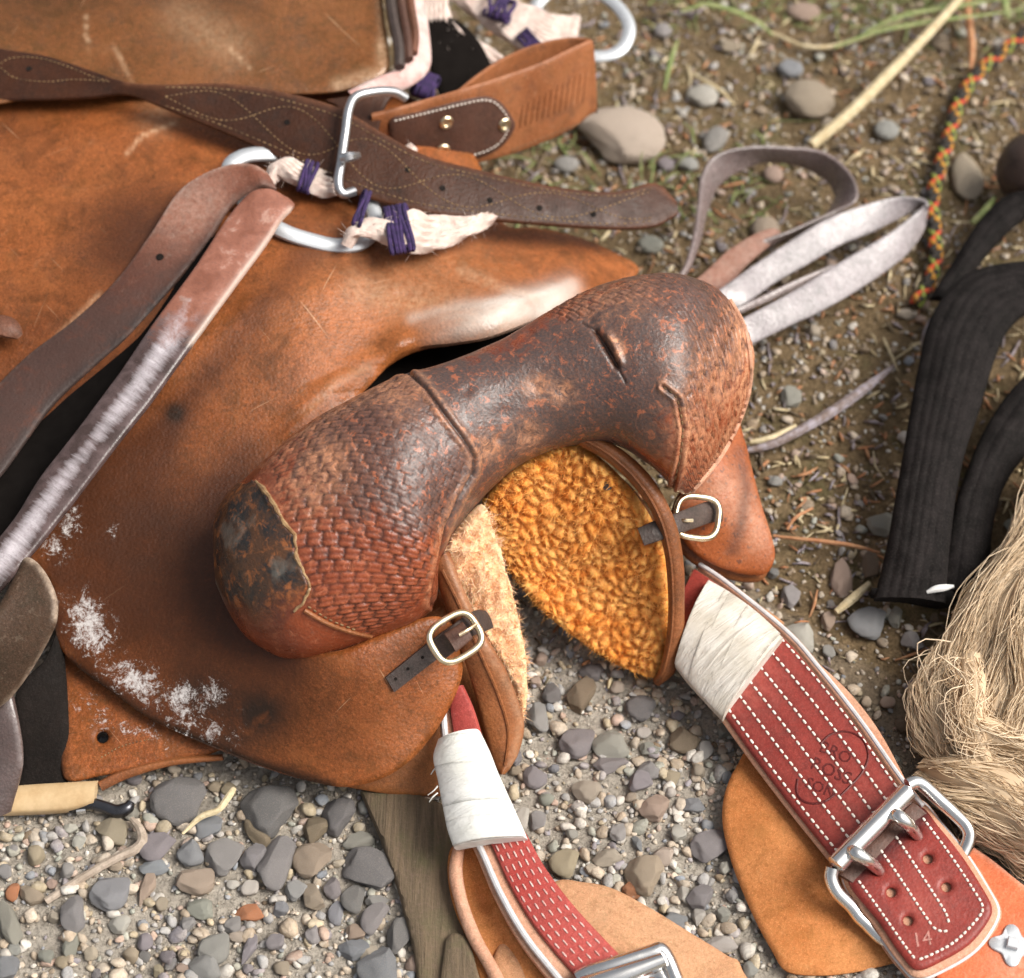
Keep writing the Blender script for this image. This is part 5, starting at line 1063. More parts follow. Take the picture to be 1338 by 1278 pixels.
text_on(B_bl, '14', 1205, 1228, 27, -.16, NUM, bil, lift=-.0002, th=.0004, name='stamped_number')
BK = part('buckle', tube(np.array([(1088, 1134, .046), (1086, 1148, .042), (1094, 1166, .037), (1112, 1184, .030), (1130, 1205, .024), (1170, 1230, .018), (1230, 1170, .020), (1256, 1120, .030), (1266, 1096, .036), (1264, 1082, .040), (1252, 1068, .043), (1226, 1044, .049), (1206, 1026, .054), (1196, 1022, .056), (1186, 1026, .056)], float), .0048, 12, n=130), M['steel'], BS)
part('roller', tube(np.array([(1090, 1132, .050), (1092, 1130, .050), (1186, 1034, .060), (1188, 1032, .060)], float), [.004, .0068, .0068, .004], 14), M['steel'], BK)
for a, b in (((1112, 1112), (1147, 1136)), ((1168, 1064), (1197, 1090))):
    za = .058 if a[0] < 1150 else .062
    part('prong', tube(np.array([(*a, za-.004), (a[0]+6, a[1]+3, za+.001), ((a[0]+b[0])/2+4, (a[1]+b[1])/2, za-.004), (*b, za-.016), (b[0]+4, b[1]+5, za-.022)], float), [.0044, .0050, .0046, .0040, .0036], 10, n=24), M['steel'], BK)
part('roller_backing', ribbon([(1096, 1142, .042), (1150, 1090, .046), (1192, 1048, .049)], [(1118, 1156, .038), (1170, 1104, .042), (1212, 1064, .045)], .004, .001, 20, 8), M['patch_leather'], BS)
solo('twig', tube(np.array([(985, 795, .012), (1005, 808, .013), (1022, 818, .012)], float), [.004, .0045, .003], 8, n=14), M['red_twig'], 'short reddish stem beside the grey taped binding', 'twig')

# ------------------------------------------------------------------ leather strings behind the swell
ST = thing('leather_strings', 'pale shiny leather strings looped on the ground beyond the right end of the swell', 'leather strings', tuple(P(1040, 320, 0)))
def rb(A, B, mat, t=.003, cr=.001, sc=.35, n=100):
    ba = lambda L, d: [(L[0][0]-105+d, L[0][1]+62+d, .018), (L[0][0]-45, L[0][1]+28, L[0][2]-.012)]+list(L)      # the strings come out from under the saddle
    A, B = ba(A, 0), ba(B, 4)
    v = ribbon(A, B, t, cr, n, 10, wob=.0006, seed=4); part('string', v, mat, ST, attrs={'scuff': np.full(len(v[0]), sc)})
rb([(888, 362, .055), (905, 320, .058), (914, 270, .062), (918, 232, .066), (935, 204, .068), (975, 194, .066), (1030, 194, .060), (1075, 200, .055), (1106, 222, .05), (1119, 246, .047), (1116, 262, .044), (1090, 274, .040), (1040, 296, .036), (985, 318, .034), (925, 352, .034)],
   [(894, 364, .05), (914, 322, .05), (926, 276, .05), (940, 244, .048), (965, 226, .044), (1000, 214, .040), (1040, 218, .034), (1072, 232, .028), (1086, 248, .026), (1088, 262, .026), (1072, 284, .024), (1040, 304, .022), (992, 330, .022), (938, 366, .024)]+[(938, 367, .024)], M['string'], sc=.18)
rb([(912, 362, .045), (950, 328, .042), (985, 306, .038), (1010, 298, .034), (1020, 304, .03)], [(948, 378, .040), (975, 348, .036), (1000, 326, .032), (1016, 312, .028), (1021, 306, .027)], M['latigo'], n=60)
rb([(940, 378, .06), (985, 346, .058), (1030, 316, .055), (1075, 288, .052), (1120, 270, .05), (1170, 258, .048), (1204, 262, .046), (1210, 272, .044)], [(968, 402, .05), (1010, 372, .046), (1055, 346, .042), (1100, 320, .038), (1140, 304, .034), (1180, 284, .032), (1204, 272, .034), (1211, 275, .040)], M['string_pale'], sc=.3)
rb([(955, 424, .062), (1000, 400, .058), (1050, 372, .052), (1105, 338, .046), (1160, 306, .042), (1196, 280, .042), (1210, 270, .044)], [(975, 455, .05), (1020, 432, .045), (1075, 406, .038), (1130, 374, .03), (1180, 338, .026), (1206, 306, .026), (1213, 276, .034)], M['string_pale'], sc=.3)
rb([(960, 405, .055), (1000, 385, .05), (1045, 364, .045), (1090, 346, .04)], [(965, 412, .05), (1005, 394, .045), (1050, 372, .04), (1094, 350, .036)], M['string'], sc=.5, n=40)

# ------------------------------------------------------------------ plaited orange, yellow and black cord
PL = thing('plaited_cord', 'thin plaited cord of orange, yellow, green and black strands running down to the black webbing', 'cord', tuple(P(1230, 220, 0)))
pc = crom(np.array([(1345, 42, .016), (1310, 70, .014), (1276, 100, .013), (1252, 138, .012), (1240, 180, .012), (1228, 220, .012), (1218, 262, .012), (1220, 300, .011), (1222, 340, .011), (1214, 372, .010), (1196, 400, .01)], float), 240)
pw = P(pc[:, 0], pc[:, 1], pc[:, 2]); T = unit(np.gradient(pw, axis=0)); Ux = unit(np.cross(T, [0, 0, 1.])); Uy = np.cross(Ux, T)
L = np.concatenate([[0], np.cumsum(np.linalg.norm(np.diff(pw, axis=0), axis=1))]); cc = [(.55, .07, .02), (.52, .24, .03), (.025, .02, .015), (.26, .30, .05), (.025, .02, .015), (.025, .02, .015)]
for i, c in enumerate(cc):
    ph = i/6*2*math.pi; sgn = 1 if i % 2 else -1; a = sgn*L/.015*math.pi*.9+ph
    v = tube(pw+Ux*(np.cos(a)*.0036)[:, None]+Uy*(np.sin(a)*.0026+.003)[:, None], .0025, 7, world=True); part('strand', v, M['plait'], PL, attrs={'strand': np.tile([*c, 1], (len(v[0]), 1))})

# ------------------------------------------------------------------ black webbing gear at the right
BG = thing('webbing_gear', 'black nylon webbing strap with a white tip, folded flat on the soil', 'webbing', tuple(P(1240, 600, 0)))
def rib_strap(A, B, name, k=5, **kw):
    v = ribbon(A, B, kw.get('t', .008), kw.get('crown', .007), 120, 40, wob=.004, seed=kw.get('seed', 1)); V = v[0].reshape(120, -1, 3); m = V.shape[1]
    nrm = np.array([0, -.35, .94]); f = np.linspace(0, 1, m-5); rib = np.zeros(m); rib[:m-5] = np.abs(np.sin(f*math.pi*k))**.7*.0009
    V = V+nrm*rib[None, :, None]; part(name, (V.reshape(-1, 3), v[1]), M['nylon'], BG)
rib_strap([(1142, 782, .034), (1158, 720, .044), (1172, 640, .050), (1186, 560, .054), (1200, 480, .058), (1218, 410, .062), (1262, 356, .066), (1340, 340, .068), (1420, 345, .066)],
          [(1236, 790, .034), (1242, 720, .042), (1250, 650, .048), (1262, 590, .050), (1282, 530, .054), (1300, 470, .056), (1318, 430, .058), (1350, 405, .060), (1420, 400, .06)], 'strap', 7)
rib_strap([(1230, 775, .028), (1240, 700, .034), (1262, 620, .038), (1296, 545, .042), (1340, 490, .044), (1420, 440, .046)], [(1292, 770, .022), (1298, 700, .026), (1312, 640, .030), (1345, 590, .034), (1400, 545, .036), (1450, 520, .036)], 'strap', 4, seed=6)
rib_strap([(1215, 390, .03), (1245, 340, .034), (1278, 290, .040), (1310, 258, .046), (1345, 248, .05), (1400, 250, .05)], [(1238, 400, .028), (1272, 356, .032), (1300, 320, .036), (1325, 296, .040), (1350, 280, .044), (1400, 285, .046)], 'strap', 2, t=.006, crown=.006, seed=8)
part('hem', panel([(1140, 775, .036), (1190, 768, .042), (1244, 772, .036), (1248, 790, .030), (1225, 798, .024), (1185, 792, .024), (1146, 788, .026), (1136, 782, .030)], t=.006, step=6)[:2], M['nylon'], BG)
part('white_tip', tube(np.array([(1211, 774, .042), (1222, 770, .044), (1234, 768, .045), (1246, 766, .044)], float), [.0012, .0026, .0026, .0010], 8, n=18), M['plastic'], BG)
KN = thing('leather_ball', 'dark brown rounded leather lump at the right edge, beyond the plaited cord', 'leather lump', tuple(P(1350, 215, 0)))
V, F = ICO[4]; V = V*(1+(vnoise(V, 2, 71, 2)-.5)*.12)[:, None]; V = V*np.array([.032, .030, .034])+P(np.array(1352.), np.array(222.), np.array(.045)); part('body', (V, [F]), M['bin'], KN)
part('collar', tube(np.array([(1318, 262, .03), (1330, 258, .032), (1350, 264, .03)], float), [.006, .008, .008], 8, n=16), M['bin'], KN)

# ------------------------------------------------------------------ hank of unlaid hemp rope
HK = thing('rope_hank', 'hank of loose pale tan rope fibre lying at the right edge, below the black webbing', 'rope', tuple(P(1270, 950, 0)))
def lock(path, rad, count, seed, spread=1., curl=.0034, loose=.05, r0=.00042, name='lock'):
    r = np.random.default_rng(seed); p = np.array(path, float); k = 19; c = crom3(np.hstack([P(p[:, 0], p[:, 1], p[:, 2]), np.asarray(rad, float)[:, None]]), k); w_ = c[:, 3]; c = c[:, :3]
    T = unit(np.gradient(c, axis=0)); U = unit(np.cross(T, [0, 0, 1.])); Wv = np.cross(U, T); out_ = []; cols = []
    core = tube(c, w_*.93, 20, world=True); base = np.array([.50, .34, .20])
    Vc = core[0]+unit(core[0]-np.repeat(c, 20, 0))*(-.002+np.tile(np.sin(np.arange(20)*2.4+seed)*.0018, k)+(vnoise(core[0], 60, seed, 2)-.5)*.004)[:, None]
    out_.append((Vc, core[1])); cols.append(np.tile([.62, .46, .30, 1], (len(Vc), 1)))
    s = np.linspace(0, 1, k)
    for i in range(int(count*1.5)):
        a = r.uniform(0, 2*math.pi); q = r.uniform(.90, 1.03); lo = r.random() < loose*.35
        if lo: q *= r.uniform(1.0, 1.35)
        ga = round(a/.42)*.42; a = ga+(a-ga)*.45; a2 = a+math.sin(ga*7.3)*.9*s+r.normal()*.22*s+.25*np.sin(s*5+ga*5); wv_ = .0035*np.sin(s*9+seed+ga*.8)*np.sin(s*math.pi); wob = wv_+sum(r.normal()*curl/(j+1)*np.sin(s*math.pi*(2+j*2.3)+r.uniform(0, 6)) for j in range(3))*(2.2 if lo else 1)
        pth = c+U*((np.cos(a2)*w_*q+wob))[:, None]+Wv*((np.sin(a2)*w_*q*.85+wob*.5))[:, None]
        i0 = r.integers(0, 5); i1 = k-r.integers(0, 7); pth = pth[i0:i1]; pth[:, 2] = np.maximum(pth[:, 2], .002)
        v = tube(pth, np.linspace(r0, r0*.6, len(pth))*r.uniform(.7, 1.5), 3, world=True, caps=False); out_.append(v); t = r.uniform(0, 1); col = np.array([.70, .52, .34])*(1-t)+np.array([.88, .72, .52])*t
        if r.random() < .16: col = col*np.array([.66, .60, .52])
        cols.append(np.tile([*col, 1], (len(v[0]), 1)))
    V, F = join(out_); f3 = [f for f in F if f.shape[1] == 3]; f4 = [f for f in F if f.shape[1] == 4]; fo_ = [f for f in F if f.shape[1] > 4]
    FF = [np.vstack(f4)]+([np.vstack(f3)] if f3 else [])+fo_
    part(name, (V, FF), M['fibre'], HK, sharp=0, attrs={'strand': np.vstack(cols)}, kind='stuff')
lock([(1425, 600, .050), (1392, 670, .048), (1350, 740, .044), (1302, 812, .040), (1262, 880, .034), (1238, 930, .030)], [.030, .028, .025, .022, .019, .014], 900, 1)
lock([(1440, 660, .048), (1395, 750, .048), (1352, 830, .046), (1312, 900, .042), (1288, 960, .036)], [.034, .032, .027, .022, .014], 800, 2)
lock([(1256, 850, .034), (1236, 888, .030), (1228, 930, .027), (1236, 968, .024), (1254, 1004, .022)], [.012, .016, .018, .016, .010], 480, 3)
lock([(1395, 800, .048), (1365, 870, .050), (1345, 930, .046), (1325, 985, .04)], [.030, .030, .024, .018], 560, 4)
lock([(1205, 1004, .018), (1240, 1016, .024), (1285, 1035, .030), (1335, 1062, .032), (1395, 1095, .032)], [.008, .018, .026, .030, .030], 800, 5)
lock([(1262, 1030, .018), (1295, 1058, .020), (1330, 1090, .020), (1380, 1120, .020)], [.010, .018, .020, .022], 480, 6)
lock([(1250, 940, .040), (1290, 958, .044), (1335, 965, .044), (1390, 955, .044)], [.014, .015, .016, .016], 200, 7, curl=.006, loose=.2)
lock([(1268, 860, .052), (1272, 905, .052), (1270, 950, .048), (1285, 1000, .04)], [.010, .012, .012, .010], 120, 8, curl=.006, loose=.2)
# ------------------------------------------------------------------ stones one can pick out, each its own thing
GC = {'g': (.37, .36, .35), 'b': (.275, .295, .325), 'd': (.19, .185, .19), 'p': (.29, .265, .285), 't': (.43, .34, .25), 'w': (.62, .58, .52), 'o': (.55, .20, .075), 'n': (.23, .165, .105), 'y': (.45, .37, .25), 'c': (.55, .46, .36), 'e': (.37, .375, .32), 'k': (.48, .34, .27)}
WORD = {'g': 'grey', 'b': 'blue-grey', 'd': 'dark slate', 'p': 'purplish grey', 't': 'tan', 'w': 'off-white', 'o': 'orange', 'n': 'brown', 'y': 'olive tan', 'c': 'cream', 'e': 'greenish grey', 'k': 'pinkish'}
PROTO = {}
def proto(i):
    if i not in PROTO:
        V, F = pebble(4 if i < 12 or i > 29 else 3, 100+i, 3 if i > 29 else 9+(i*5) % 9, 1.0, .05 if i > 29 else .075); me = mesh_of('stone', V, [F], 0); me.materials.append(M['stone']); PROTO[i] = me
    return PROTO[i]
TAKEN = []
def stone(px, py, L, Wd, ang, col, label=None, group=None, flat=.5, sink=.34, idx=None, jit=.06):
    l = L*PX*.5*.97; wv = Wd*PX*.5*1.08; h = flat*min(l, wv)*.95+.0015
    zb = float(ground_h(*[np.array(a) for a in P(np.array(px), np.array(py), np.array(0.))[:2]])); c = P(np.array(float(px)), np.array(float(py)), np.array(zb+h*.6))
    o = bpy.data.objects.new('stone', proto((30+len(TAKEN) % 8 if py < 360 else len(TAKEN) % 12) if idx is None else idx)); COL.objects.link(o); o.location = (c[0], c[1], zb+h*(1-sink)); o.scale = (l, wv/math.sin(ELEV)*.92, h)
    o.rotation_euler = (random.uniform(-.12, .12), random.uniform(-.12, .12), -math.radians(ang)); k = 1+random.uniform(-jit, jit)*2
    b = GC[col] if isinstance(col, str) else col; o.color = (*[min(1, x*k*(1+random.uniform(-jit, jit)*.5)) for x in b], 1); o['category'] = 'stone'; o['label'] = label or f'small {WORD.get(col, "grey")} pebble lying loose in the gravel'
    if group: o['group'] = group
    TAKEN.append((px, py, max(L, Wd)*.42)); return o
BIG = [ # px, py, length, width, angle, colour, label
 (148, 1086, 52, 30, 14, 'y', 'smooth olive tan oval stone below the stirrup tread, by the bent twig'), (142, 1165, 54, 44, 10, 'b', 'flat blue-grey stone just right of the bent twig end'), (98, 1192, 38, 46, 0, 'p', 'purplish stone under the lower end of the bent twig'), (191, 1161, 24, 40, 10, 'k', 'upright salmon pink stone right of the flat blue-grey one'),
 (238, 1046, 86, 62, 10, 'd', 'large dark slate stone in the shade under the lower skirt'), (352, 1058, 84, 62, 12, 'd', 'large mottled dark stone in the shade below the seat leather, right of the straw'), (340, 1090, 56, 24, 55, 'n', 'narrow brown stone leaning on the large mottled dark one'), (272, 1082, 46, 28, -12, 'b', 'blue-grey wedge stone at the end of the straw'),
 (205, 1106, 50, 40, 20, 'p', 'dull purple-grey stone below the large dark slate stone'), (250, 1113, 40, 34, -10, 'b', 'rounded blue-grey stone below the blue-grey wedge'), (292, 1120, 58, 44, -8, 'g', 'grey stone with a brown top left of the purple pair'), (331, 1120, 38, 34, 0, 'p', 'small rounded purple stone lying against the big flat purple one'), (360, 1128, 56, 62, 20, 'p', 'big flat purple stone below the narrow brown one'),
 (254, 1150, 54, 32, 0, 't', 'tan lens-shaped stone between the salmon stone and the big flat purple one'), (203, 1132, 44, 22, -14, 'b', 'thin blue-grey stone above the salmon pink one'), (411, 1084, 42, 34, 0, 'n', 'olive brown rounded stone in shade below the under skirt'), (410, 1124, 60, 44, 35, 't', 'tan and white blocky stone right of the big flat purple one'), (442, 1066, 48, 46, 15, 'd', 'dark squarish stone under the under skirt beside the slat'),
 (472, 1098, 52, 22, -10, 'e', 'thin dark greenish stone above the dark pointed one by the slat'), (484, 1138, 84, 48, 30, 'd', 'large dark pointed stone touching the slat'), (462, 1174, 36, 36, 0, 'd', 'dark six-sided stone below the large pointed one'), (436, 1160, 28, 26, 0, 'p', 'small purple stone left of the dark six-sided one'), (386, 1164, 32, 24, 0, 'g', 'pale grey oval below the tan and white blocky stone'), (408, 1172, 32, 34, -45, 't', 'tan chip leaning right of the pale grey oval'),
 (326, 1194, 42, 20, -20, 'o', 'bright orange stone alone in the grey pebbles left of the slat'), (303, 1208, 24, 20, 0, 'g', 'round grey stone touching the lower left of the bright orange one'), (265, 1186, 42, 28, 10, 'e', 'pale greenish stone left of the bright orange one'), (244, 1208, 24, 22, 0, 'g', 'small round grey stone below the pale greenish one'), (311, 1224, 26, 14, 8, 'c', 'cream sliver of stone below the bright orange one'), (157, 1208, 32, 20, 0, 'w', 'off-white rounded stone below the flat blue-grey one'), (95, 1232, 22, 32, 10, 'e', 'upright greenish grey stone below the purplish one'),
 (466, 1219, 30, 20, 0, 'k', 'pinkish triangular stone below the dark six-sided one'), (490, 1198, 34, 44, 20, 'p', 'purplish upright stone beside the slat under the dark one'), (498, 1264, 64, 52, 10, 'b', 'blue-grey boulder-like stone at the foot of the slat'), (522, 1222, 34, 46, 10, 'd', 'dark purple stone pressed against the slat'), (463, 1240, 44, 26, 20, 'b', 'blue-grey flat stone below the pinkish triangle'), (488, 1252, 34, 28, -30, 'c', 'cream angular stone left of the blue-grey boulder-like one'), (278, 1238, 44, 36, 0, 'g', 'flat grey stone low in the pale gravel'), (270, 1262, 50, 36, 0, 'g', 'pinkish grey slab at the bottom edge of the gravel'), (325, 1240, 20, 36, 15, 'p', 'upright purple chip below the cream sliver'),
 (18, 1166, 22, 22, 0, 'o', 'small orange stone near the left edge'), (42, 1171, 44, 18, 35, 't', 'long tan stone right of the small orange one'), (12, 1202, 28, 60, -25, 'e', 'greenish grey stone cut by the left edge'), (10, 1266, 34, 30, 0, 'b', 'blue-grey stone in the bottom left corner'), (440, 1192, 24, 30, 0, 'b', 'upright blue-grey stone left of the dark six-sided one'), (410, 1220, 24, 24, 0, 'g', 'grey disc left of the pinkish triangle'), (492, 1178, 34, 14, 0, 'g', 'thin grey stone right of the dark six-sided one'),
 (760, 907, 42, 48, 10, 'n', 'brown rounded stone in the shade below the orange fleece'), (703, 938, 36, 40, 0, 'g', 'grey stone with a pale cap beside the pale fleece edge'), (752, 968, 48, 44, 20, 'p', 'purple-grey blocky stone below the brown rounded one'), (800, 972, 58, 40, -4, 'e', 'grey stone with a pale spot right of the purple-grey blocky one'), (796, 1000, 58, 22, -6, 'p', 'long purplish stone below the pale-spotted one'), (699, 1015, 36, 28, -55, 'p', 'slanting purple stone right of the near skirt'), (768, 1034, 46, 26, 10, 'c', 'pale cream and grey stone left of the long purplish one'), (757, 1053, 22, 15, 10, 'w', 'small white stone below the pale cream and grey one'),
 (703, 1074, 26, 26, 0, 'g', 'round grey stone beside the white tape'), (683, 1068, 22, 30, 0, 'w', 'pale stone touching the white tape'), (848, 1006, 40, 24, -12, 'p', 'pale purple stone upper right of the pinkish oval'), (836, 1022, 34, 30, 35, 'p', 'dark purple wedge upper left of the pinkish oval'), (855, 1055, 46, 34, 0, 'k', 'pinkish oval stone in the middle of the pale gravel'), (905, 1053, 38, 18, -12, 'b', 'blue sliver right of the pinkish oval'), (806, 1087, 24, 24, 0, 'g', 'grey cone-shaped stone below the pinkish oval'), (795, 1119, 46, 22, -20, 'c', 'long cream stone above the near suede'), (833, 1104, 14, 24, -25, 'b', 'thin dark blue chip right of the cone-shaped stone'), (869, 1119, 32, 24, 10, 'c', 'cream angular stone left of the purple triangle'),
 (843, 1142, 56, 48, 8, 't', 'broad pinkish tan stone above the orange chip'), (829, 1162, 32, 22, 20, 'o', 'orange chip stone at the edge of the tan suede'), (930, 1106, 58, 38, -24, 'p', 'purple triangular stone beside the ginger suede flap'), (738, 1127, 44, 38, 5, 'y', 'olive brown stone between the red strap and the cream stone'), (893, 966, 50, 34, -30, 'n', 'brown angular stone in the shade by the grey tape'), (920, 982, 26, 28, 20, 'g', 'small grey stone right of the brown angular one'), (915, 1172, 40, 32, 0, 'p', 'dull purple stone below the purple triangle'), (894, 1170, 20, 20, 0, 'w', 'small white round stone left of the dull purple one'), (880, 1206, 32, 30, 30, 'b', 'blue-grey wedge touching the tan suede'), (945, 1232, 46, 22, -10, 'w', 'long white stone near the end of the tan suede'), (912, 1198, 22, 20, 0, 'w', 'round white pebble right of the blue-grey wedge'), (840, 925, 48, 34, 20, 'd', 'dark flat stone below the tip of the orange fleece'), (775, 878, 40, 22, 0, 'd', 'dark stone in the deep shade below the orange fleece'), (722, 905, 30, 26, 0, 'd', 'dark stone beside the brown rounded one'), (850, 980, 30, 18, 10, 'e', 'greenish stone right of the pale-spotted one'),
 (1050, 16, 60, 34, 0, 'k', 'pinkish grey stone at the top edge in the grass'), (1033, 90, 46, 34, 0, 'b', 'blue-grey stone above the big tan-grey one'), (1058, 130, 88, 72, 10, 't', 'big tan-grey stone left of the long straw'), (1158, 170, 44, 34, 0, 'g', 'grey stone right of the long straw'), (918, 126, 56, 38, 15, 'w', 'whitish stone beyond the chestnut loop'), (892, 148, 18, 16, 0, 'w', 'small white stone under the whitish one'), (1264, 230, 56, 84, 5, 't', 'upright tan stone between the plaited cord and the dark lump'), (812, 176, 158, 104, 20, 'c', 'largest stone, flat and pale tan, against the chestnut loop'), (935, 182, 40, 52, 25, 'g', 'grey wedge stone above the leather strings'), (1305, 58, 26, 22, 0, 'w', 'small pale stone near the top right corner'),
 (1101, 754, 38, 54, 0, 'k', 'reddish tan block of stone left of the black webbing'), (1138, 740, 26, 40, 5, 'n', 'brown stone half under the black webbing'), (1134, 813, 62, 46, 5, 'b', 'flat blue-grey stone below the end of the black webbing'), (1045, 832, 62, 46, 20, 'w', 'pale grey stone beside the grey tape'), (1033, 780, 30, 32, 0, 'g', 'round pale stone above the one beside the grey tape'), (1170, 806, 24, 30, 0, 'e', 'greenish stone right of the flat blue-grey one'), (1192, 838, 32, 24, -10, 'g', 'grey stone near the rope hank'), (1150, 685, 46, 34, -10, 'e', 'mossy grey stone against the black webbing'), (1000, 300, 48, 40, 10, 't', 'tan stone inside the loop of leather strings'), (1010, 228, 34, 30, 0, 'k', 'light tan stone framed by the looped string'), (900, 215, 34, 24, 0, 'g', 'grey stone behind the end of the tooled strap'), (1150, 325, 30, 22, 0, 'g', 'grey stone beside the plaited cord'), (1185, 410, 32, 16, 10, 'c', 'pale stone by the top of the black webbing'), (1035, 520, 34, 40, 0, 'e', 'greenish stone right of the swell'), (850, 320, 44, 32, 20, 'e', 'grey green stone under the tip of the tooled strap'), (1060, 868, 26, 24, 0, 'w', 'off-white chip beside the tan strap backing'), (1082, 812, 22, 26, 0, 'k', 'pinkish stone left of the flat blue-grey one'), (1308, 290, 40, 34, 10, 'n', 'reddish brown stone behind the black webbing'), (1230, 60, 34, 26, 0, 'n', 'brown stone right of the long straw top'), (868, 40, 36, 28, 20, 'g', 'grey stone beyond the far metal ring'), (955, 60, 40, 24, 0, 't', 'tan stone below the green grass at the top'), (1110, 60, 30, 24, 0, 'w', 'pale stone between the two straws'), (740, 215, 44, 28, 0, 'g', 'grey stone under the chestnut loop'), (870, 215, 30, 26, 0, 'p', 'purplish stone left of the leather strings')]
for s_ in BIG: stone(*s_[:6], s_[6])
# middling pebbles: scattered, denser and paler towards the bottom
covered = [out, [(x, y) for x, y in zip(*proj(swellVF[0][::97]))][:0] or fo, sg, sd1, sl_, tp]
def free(px, py, r):
    for a, b, c in TAKEN:
        if (px-a)**2+(py-b)**2 < (c+r)**2: return False
    return True
def open_ground(px, py):
    for poly in (out, fo, sg, sd1, sl_, bk, bl_, fl, [(500, 60), (900, 0), (900, 270), (560, 290)], [(1150, 790), (1210, 400), (1340, 340), (1340, 600), (1290, 800)], [(930, 360), (1200, 250), (1210, 300), (980, 450)], [(880, 740), (1020, 830), (1290, 1180), (1220, 1260), (870, 870)], [(570, 900), (620, 950), (840, 1270), (700, 1278), (590, 1100)], cap, [(420, 540), (700, 400), (880, 360), (990, 480), (880, 640), (600, 760)]):
        if inside(np.array([(p[0], p[1]) for p in poly]), np.array([px]), np.array([py]))[0]: return False
    return True
import re
ANCH = []; _h = {}
for s_ in BIG:
    hd = re.split(r' (?:below|in|at|by|under|right|left|against|touching|beside|lying|leaning|between|above|with|half|alone|upper|just|near|behind|framed|inside|cut|pressed|low|beyond|of) ', s_[6]+' ')[0].strip(); _h.setdefault(hd, []).append(s_[:2])
for k_, v_ in _h.items():
    if len(v_) == 1 and len(k_.split()) > 2: ANCH.append((v_[0][0], v_[0][1], k_))
ANCH += [(560, 1160, 'wooden slat'), (120, 1130, 'bent grey twig'), (75, 1042, 'tan stirrup tread'), (630, 1040, 'clean white tape'), (945, 1070, 'ginger suede flap'), (800, 870, 'orange fleece'), (955, 845, 'soiled grey tape'), (1150, 110, 'long pale straw'), (1190, 780, 'end of the black webbing'), (1105, 215, 'looped leather string'), (1235, 180, 'plaited cord'), (1080, 540, 'dark silvery stick'), (1010, 740, 'leather front corner'), (985, 480, 'right end of the swell'), (940, 1250, 'tan suede backing'), (1215, 950, 'rope hank'), (870, 270, 'tip of the tooled strap'), (800, 50, 'far metal ring')]
USED = set()
def near_label(x, y, wd):
    for ax, ay, nm in sorted(ANCH, key=lambda a: (a[0]-x)**2+(a[1]-y)**2):
        a = math.degrees(math.atan2(-(y-ay), x-ax)) % 360
        dr = ['right of', 'up and right of', 'straight above', 'up and left of', 'left of', 'down and left of', 'straight below', 'down and right of'][int((a+22.5)//45) % 8]
        for how in ('just', 'further'):
            t = f'small {wd} pebble {how} {dr} the {nm}'
            if how == 'further' and f'small {wd} pebble just {dr} the {nm}' in USED and math.hypot(ax-x, ay-y) < 60: continue
            if t not in USED and len(t.split()) <= 16: USED.add(t); return t
r_ = np.random.default_rng(33); mid_n = 0; tries = 0
while mid_n < 175 and tries < 20000:
    tries += 1; x, y = r_.uniform(0, 1338), r_.uniform(0, 1278); 
    g = float(gritness(np.array([x]), np.array([y]), P(np.array([x]), np.array([y]), np.array([0.]))[:, :2])[0])
    if r_.random() > .12+.9*g: continue
    L = r_.uniform(15, 26); 
    if not open_ground(x, y) or not free(x, y, L*.42): continue
    col = r_.choice(list('ggbptwwecckyd')) if g > .4 else r_.choice(list('tnngecpdkt'))
    stone(x, y, L, L*r_.uniform(.55, .95), r_.uniform(-60, 60), str(col), near_label(x, y, WORD[str(col)]), 'small loose pebbles in the gravel', flat=r_.uniform(.45, .8), idx=12+mid_n % 10); mid_n += 1

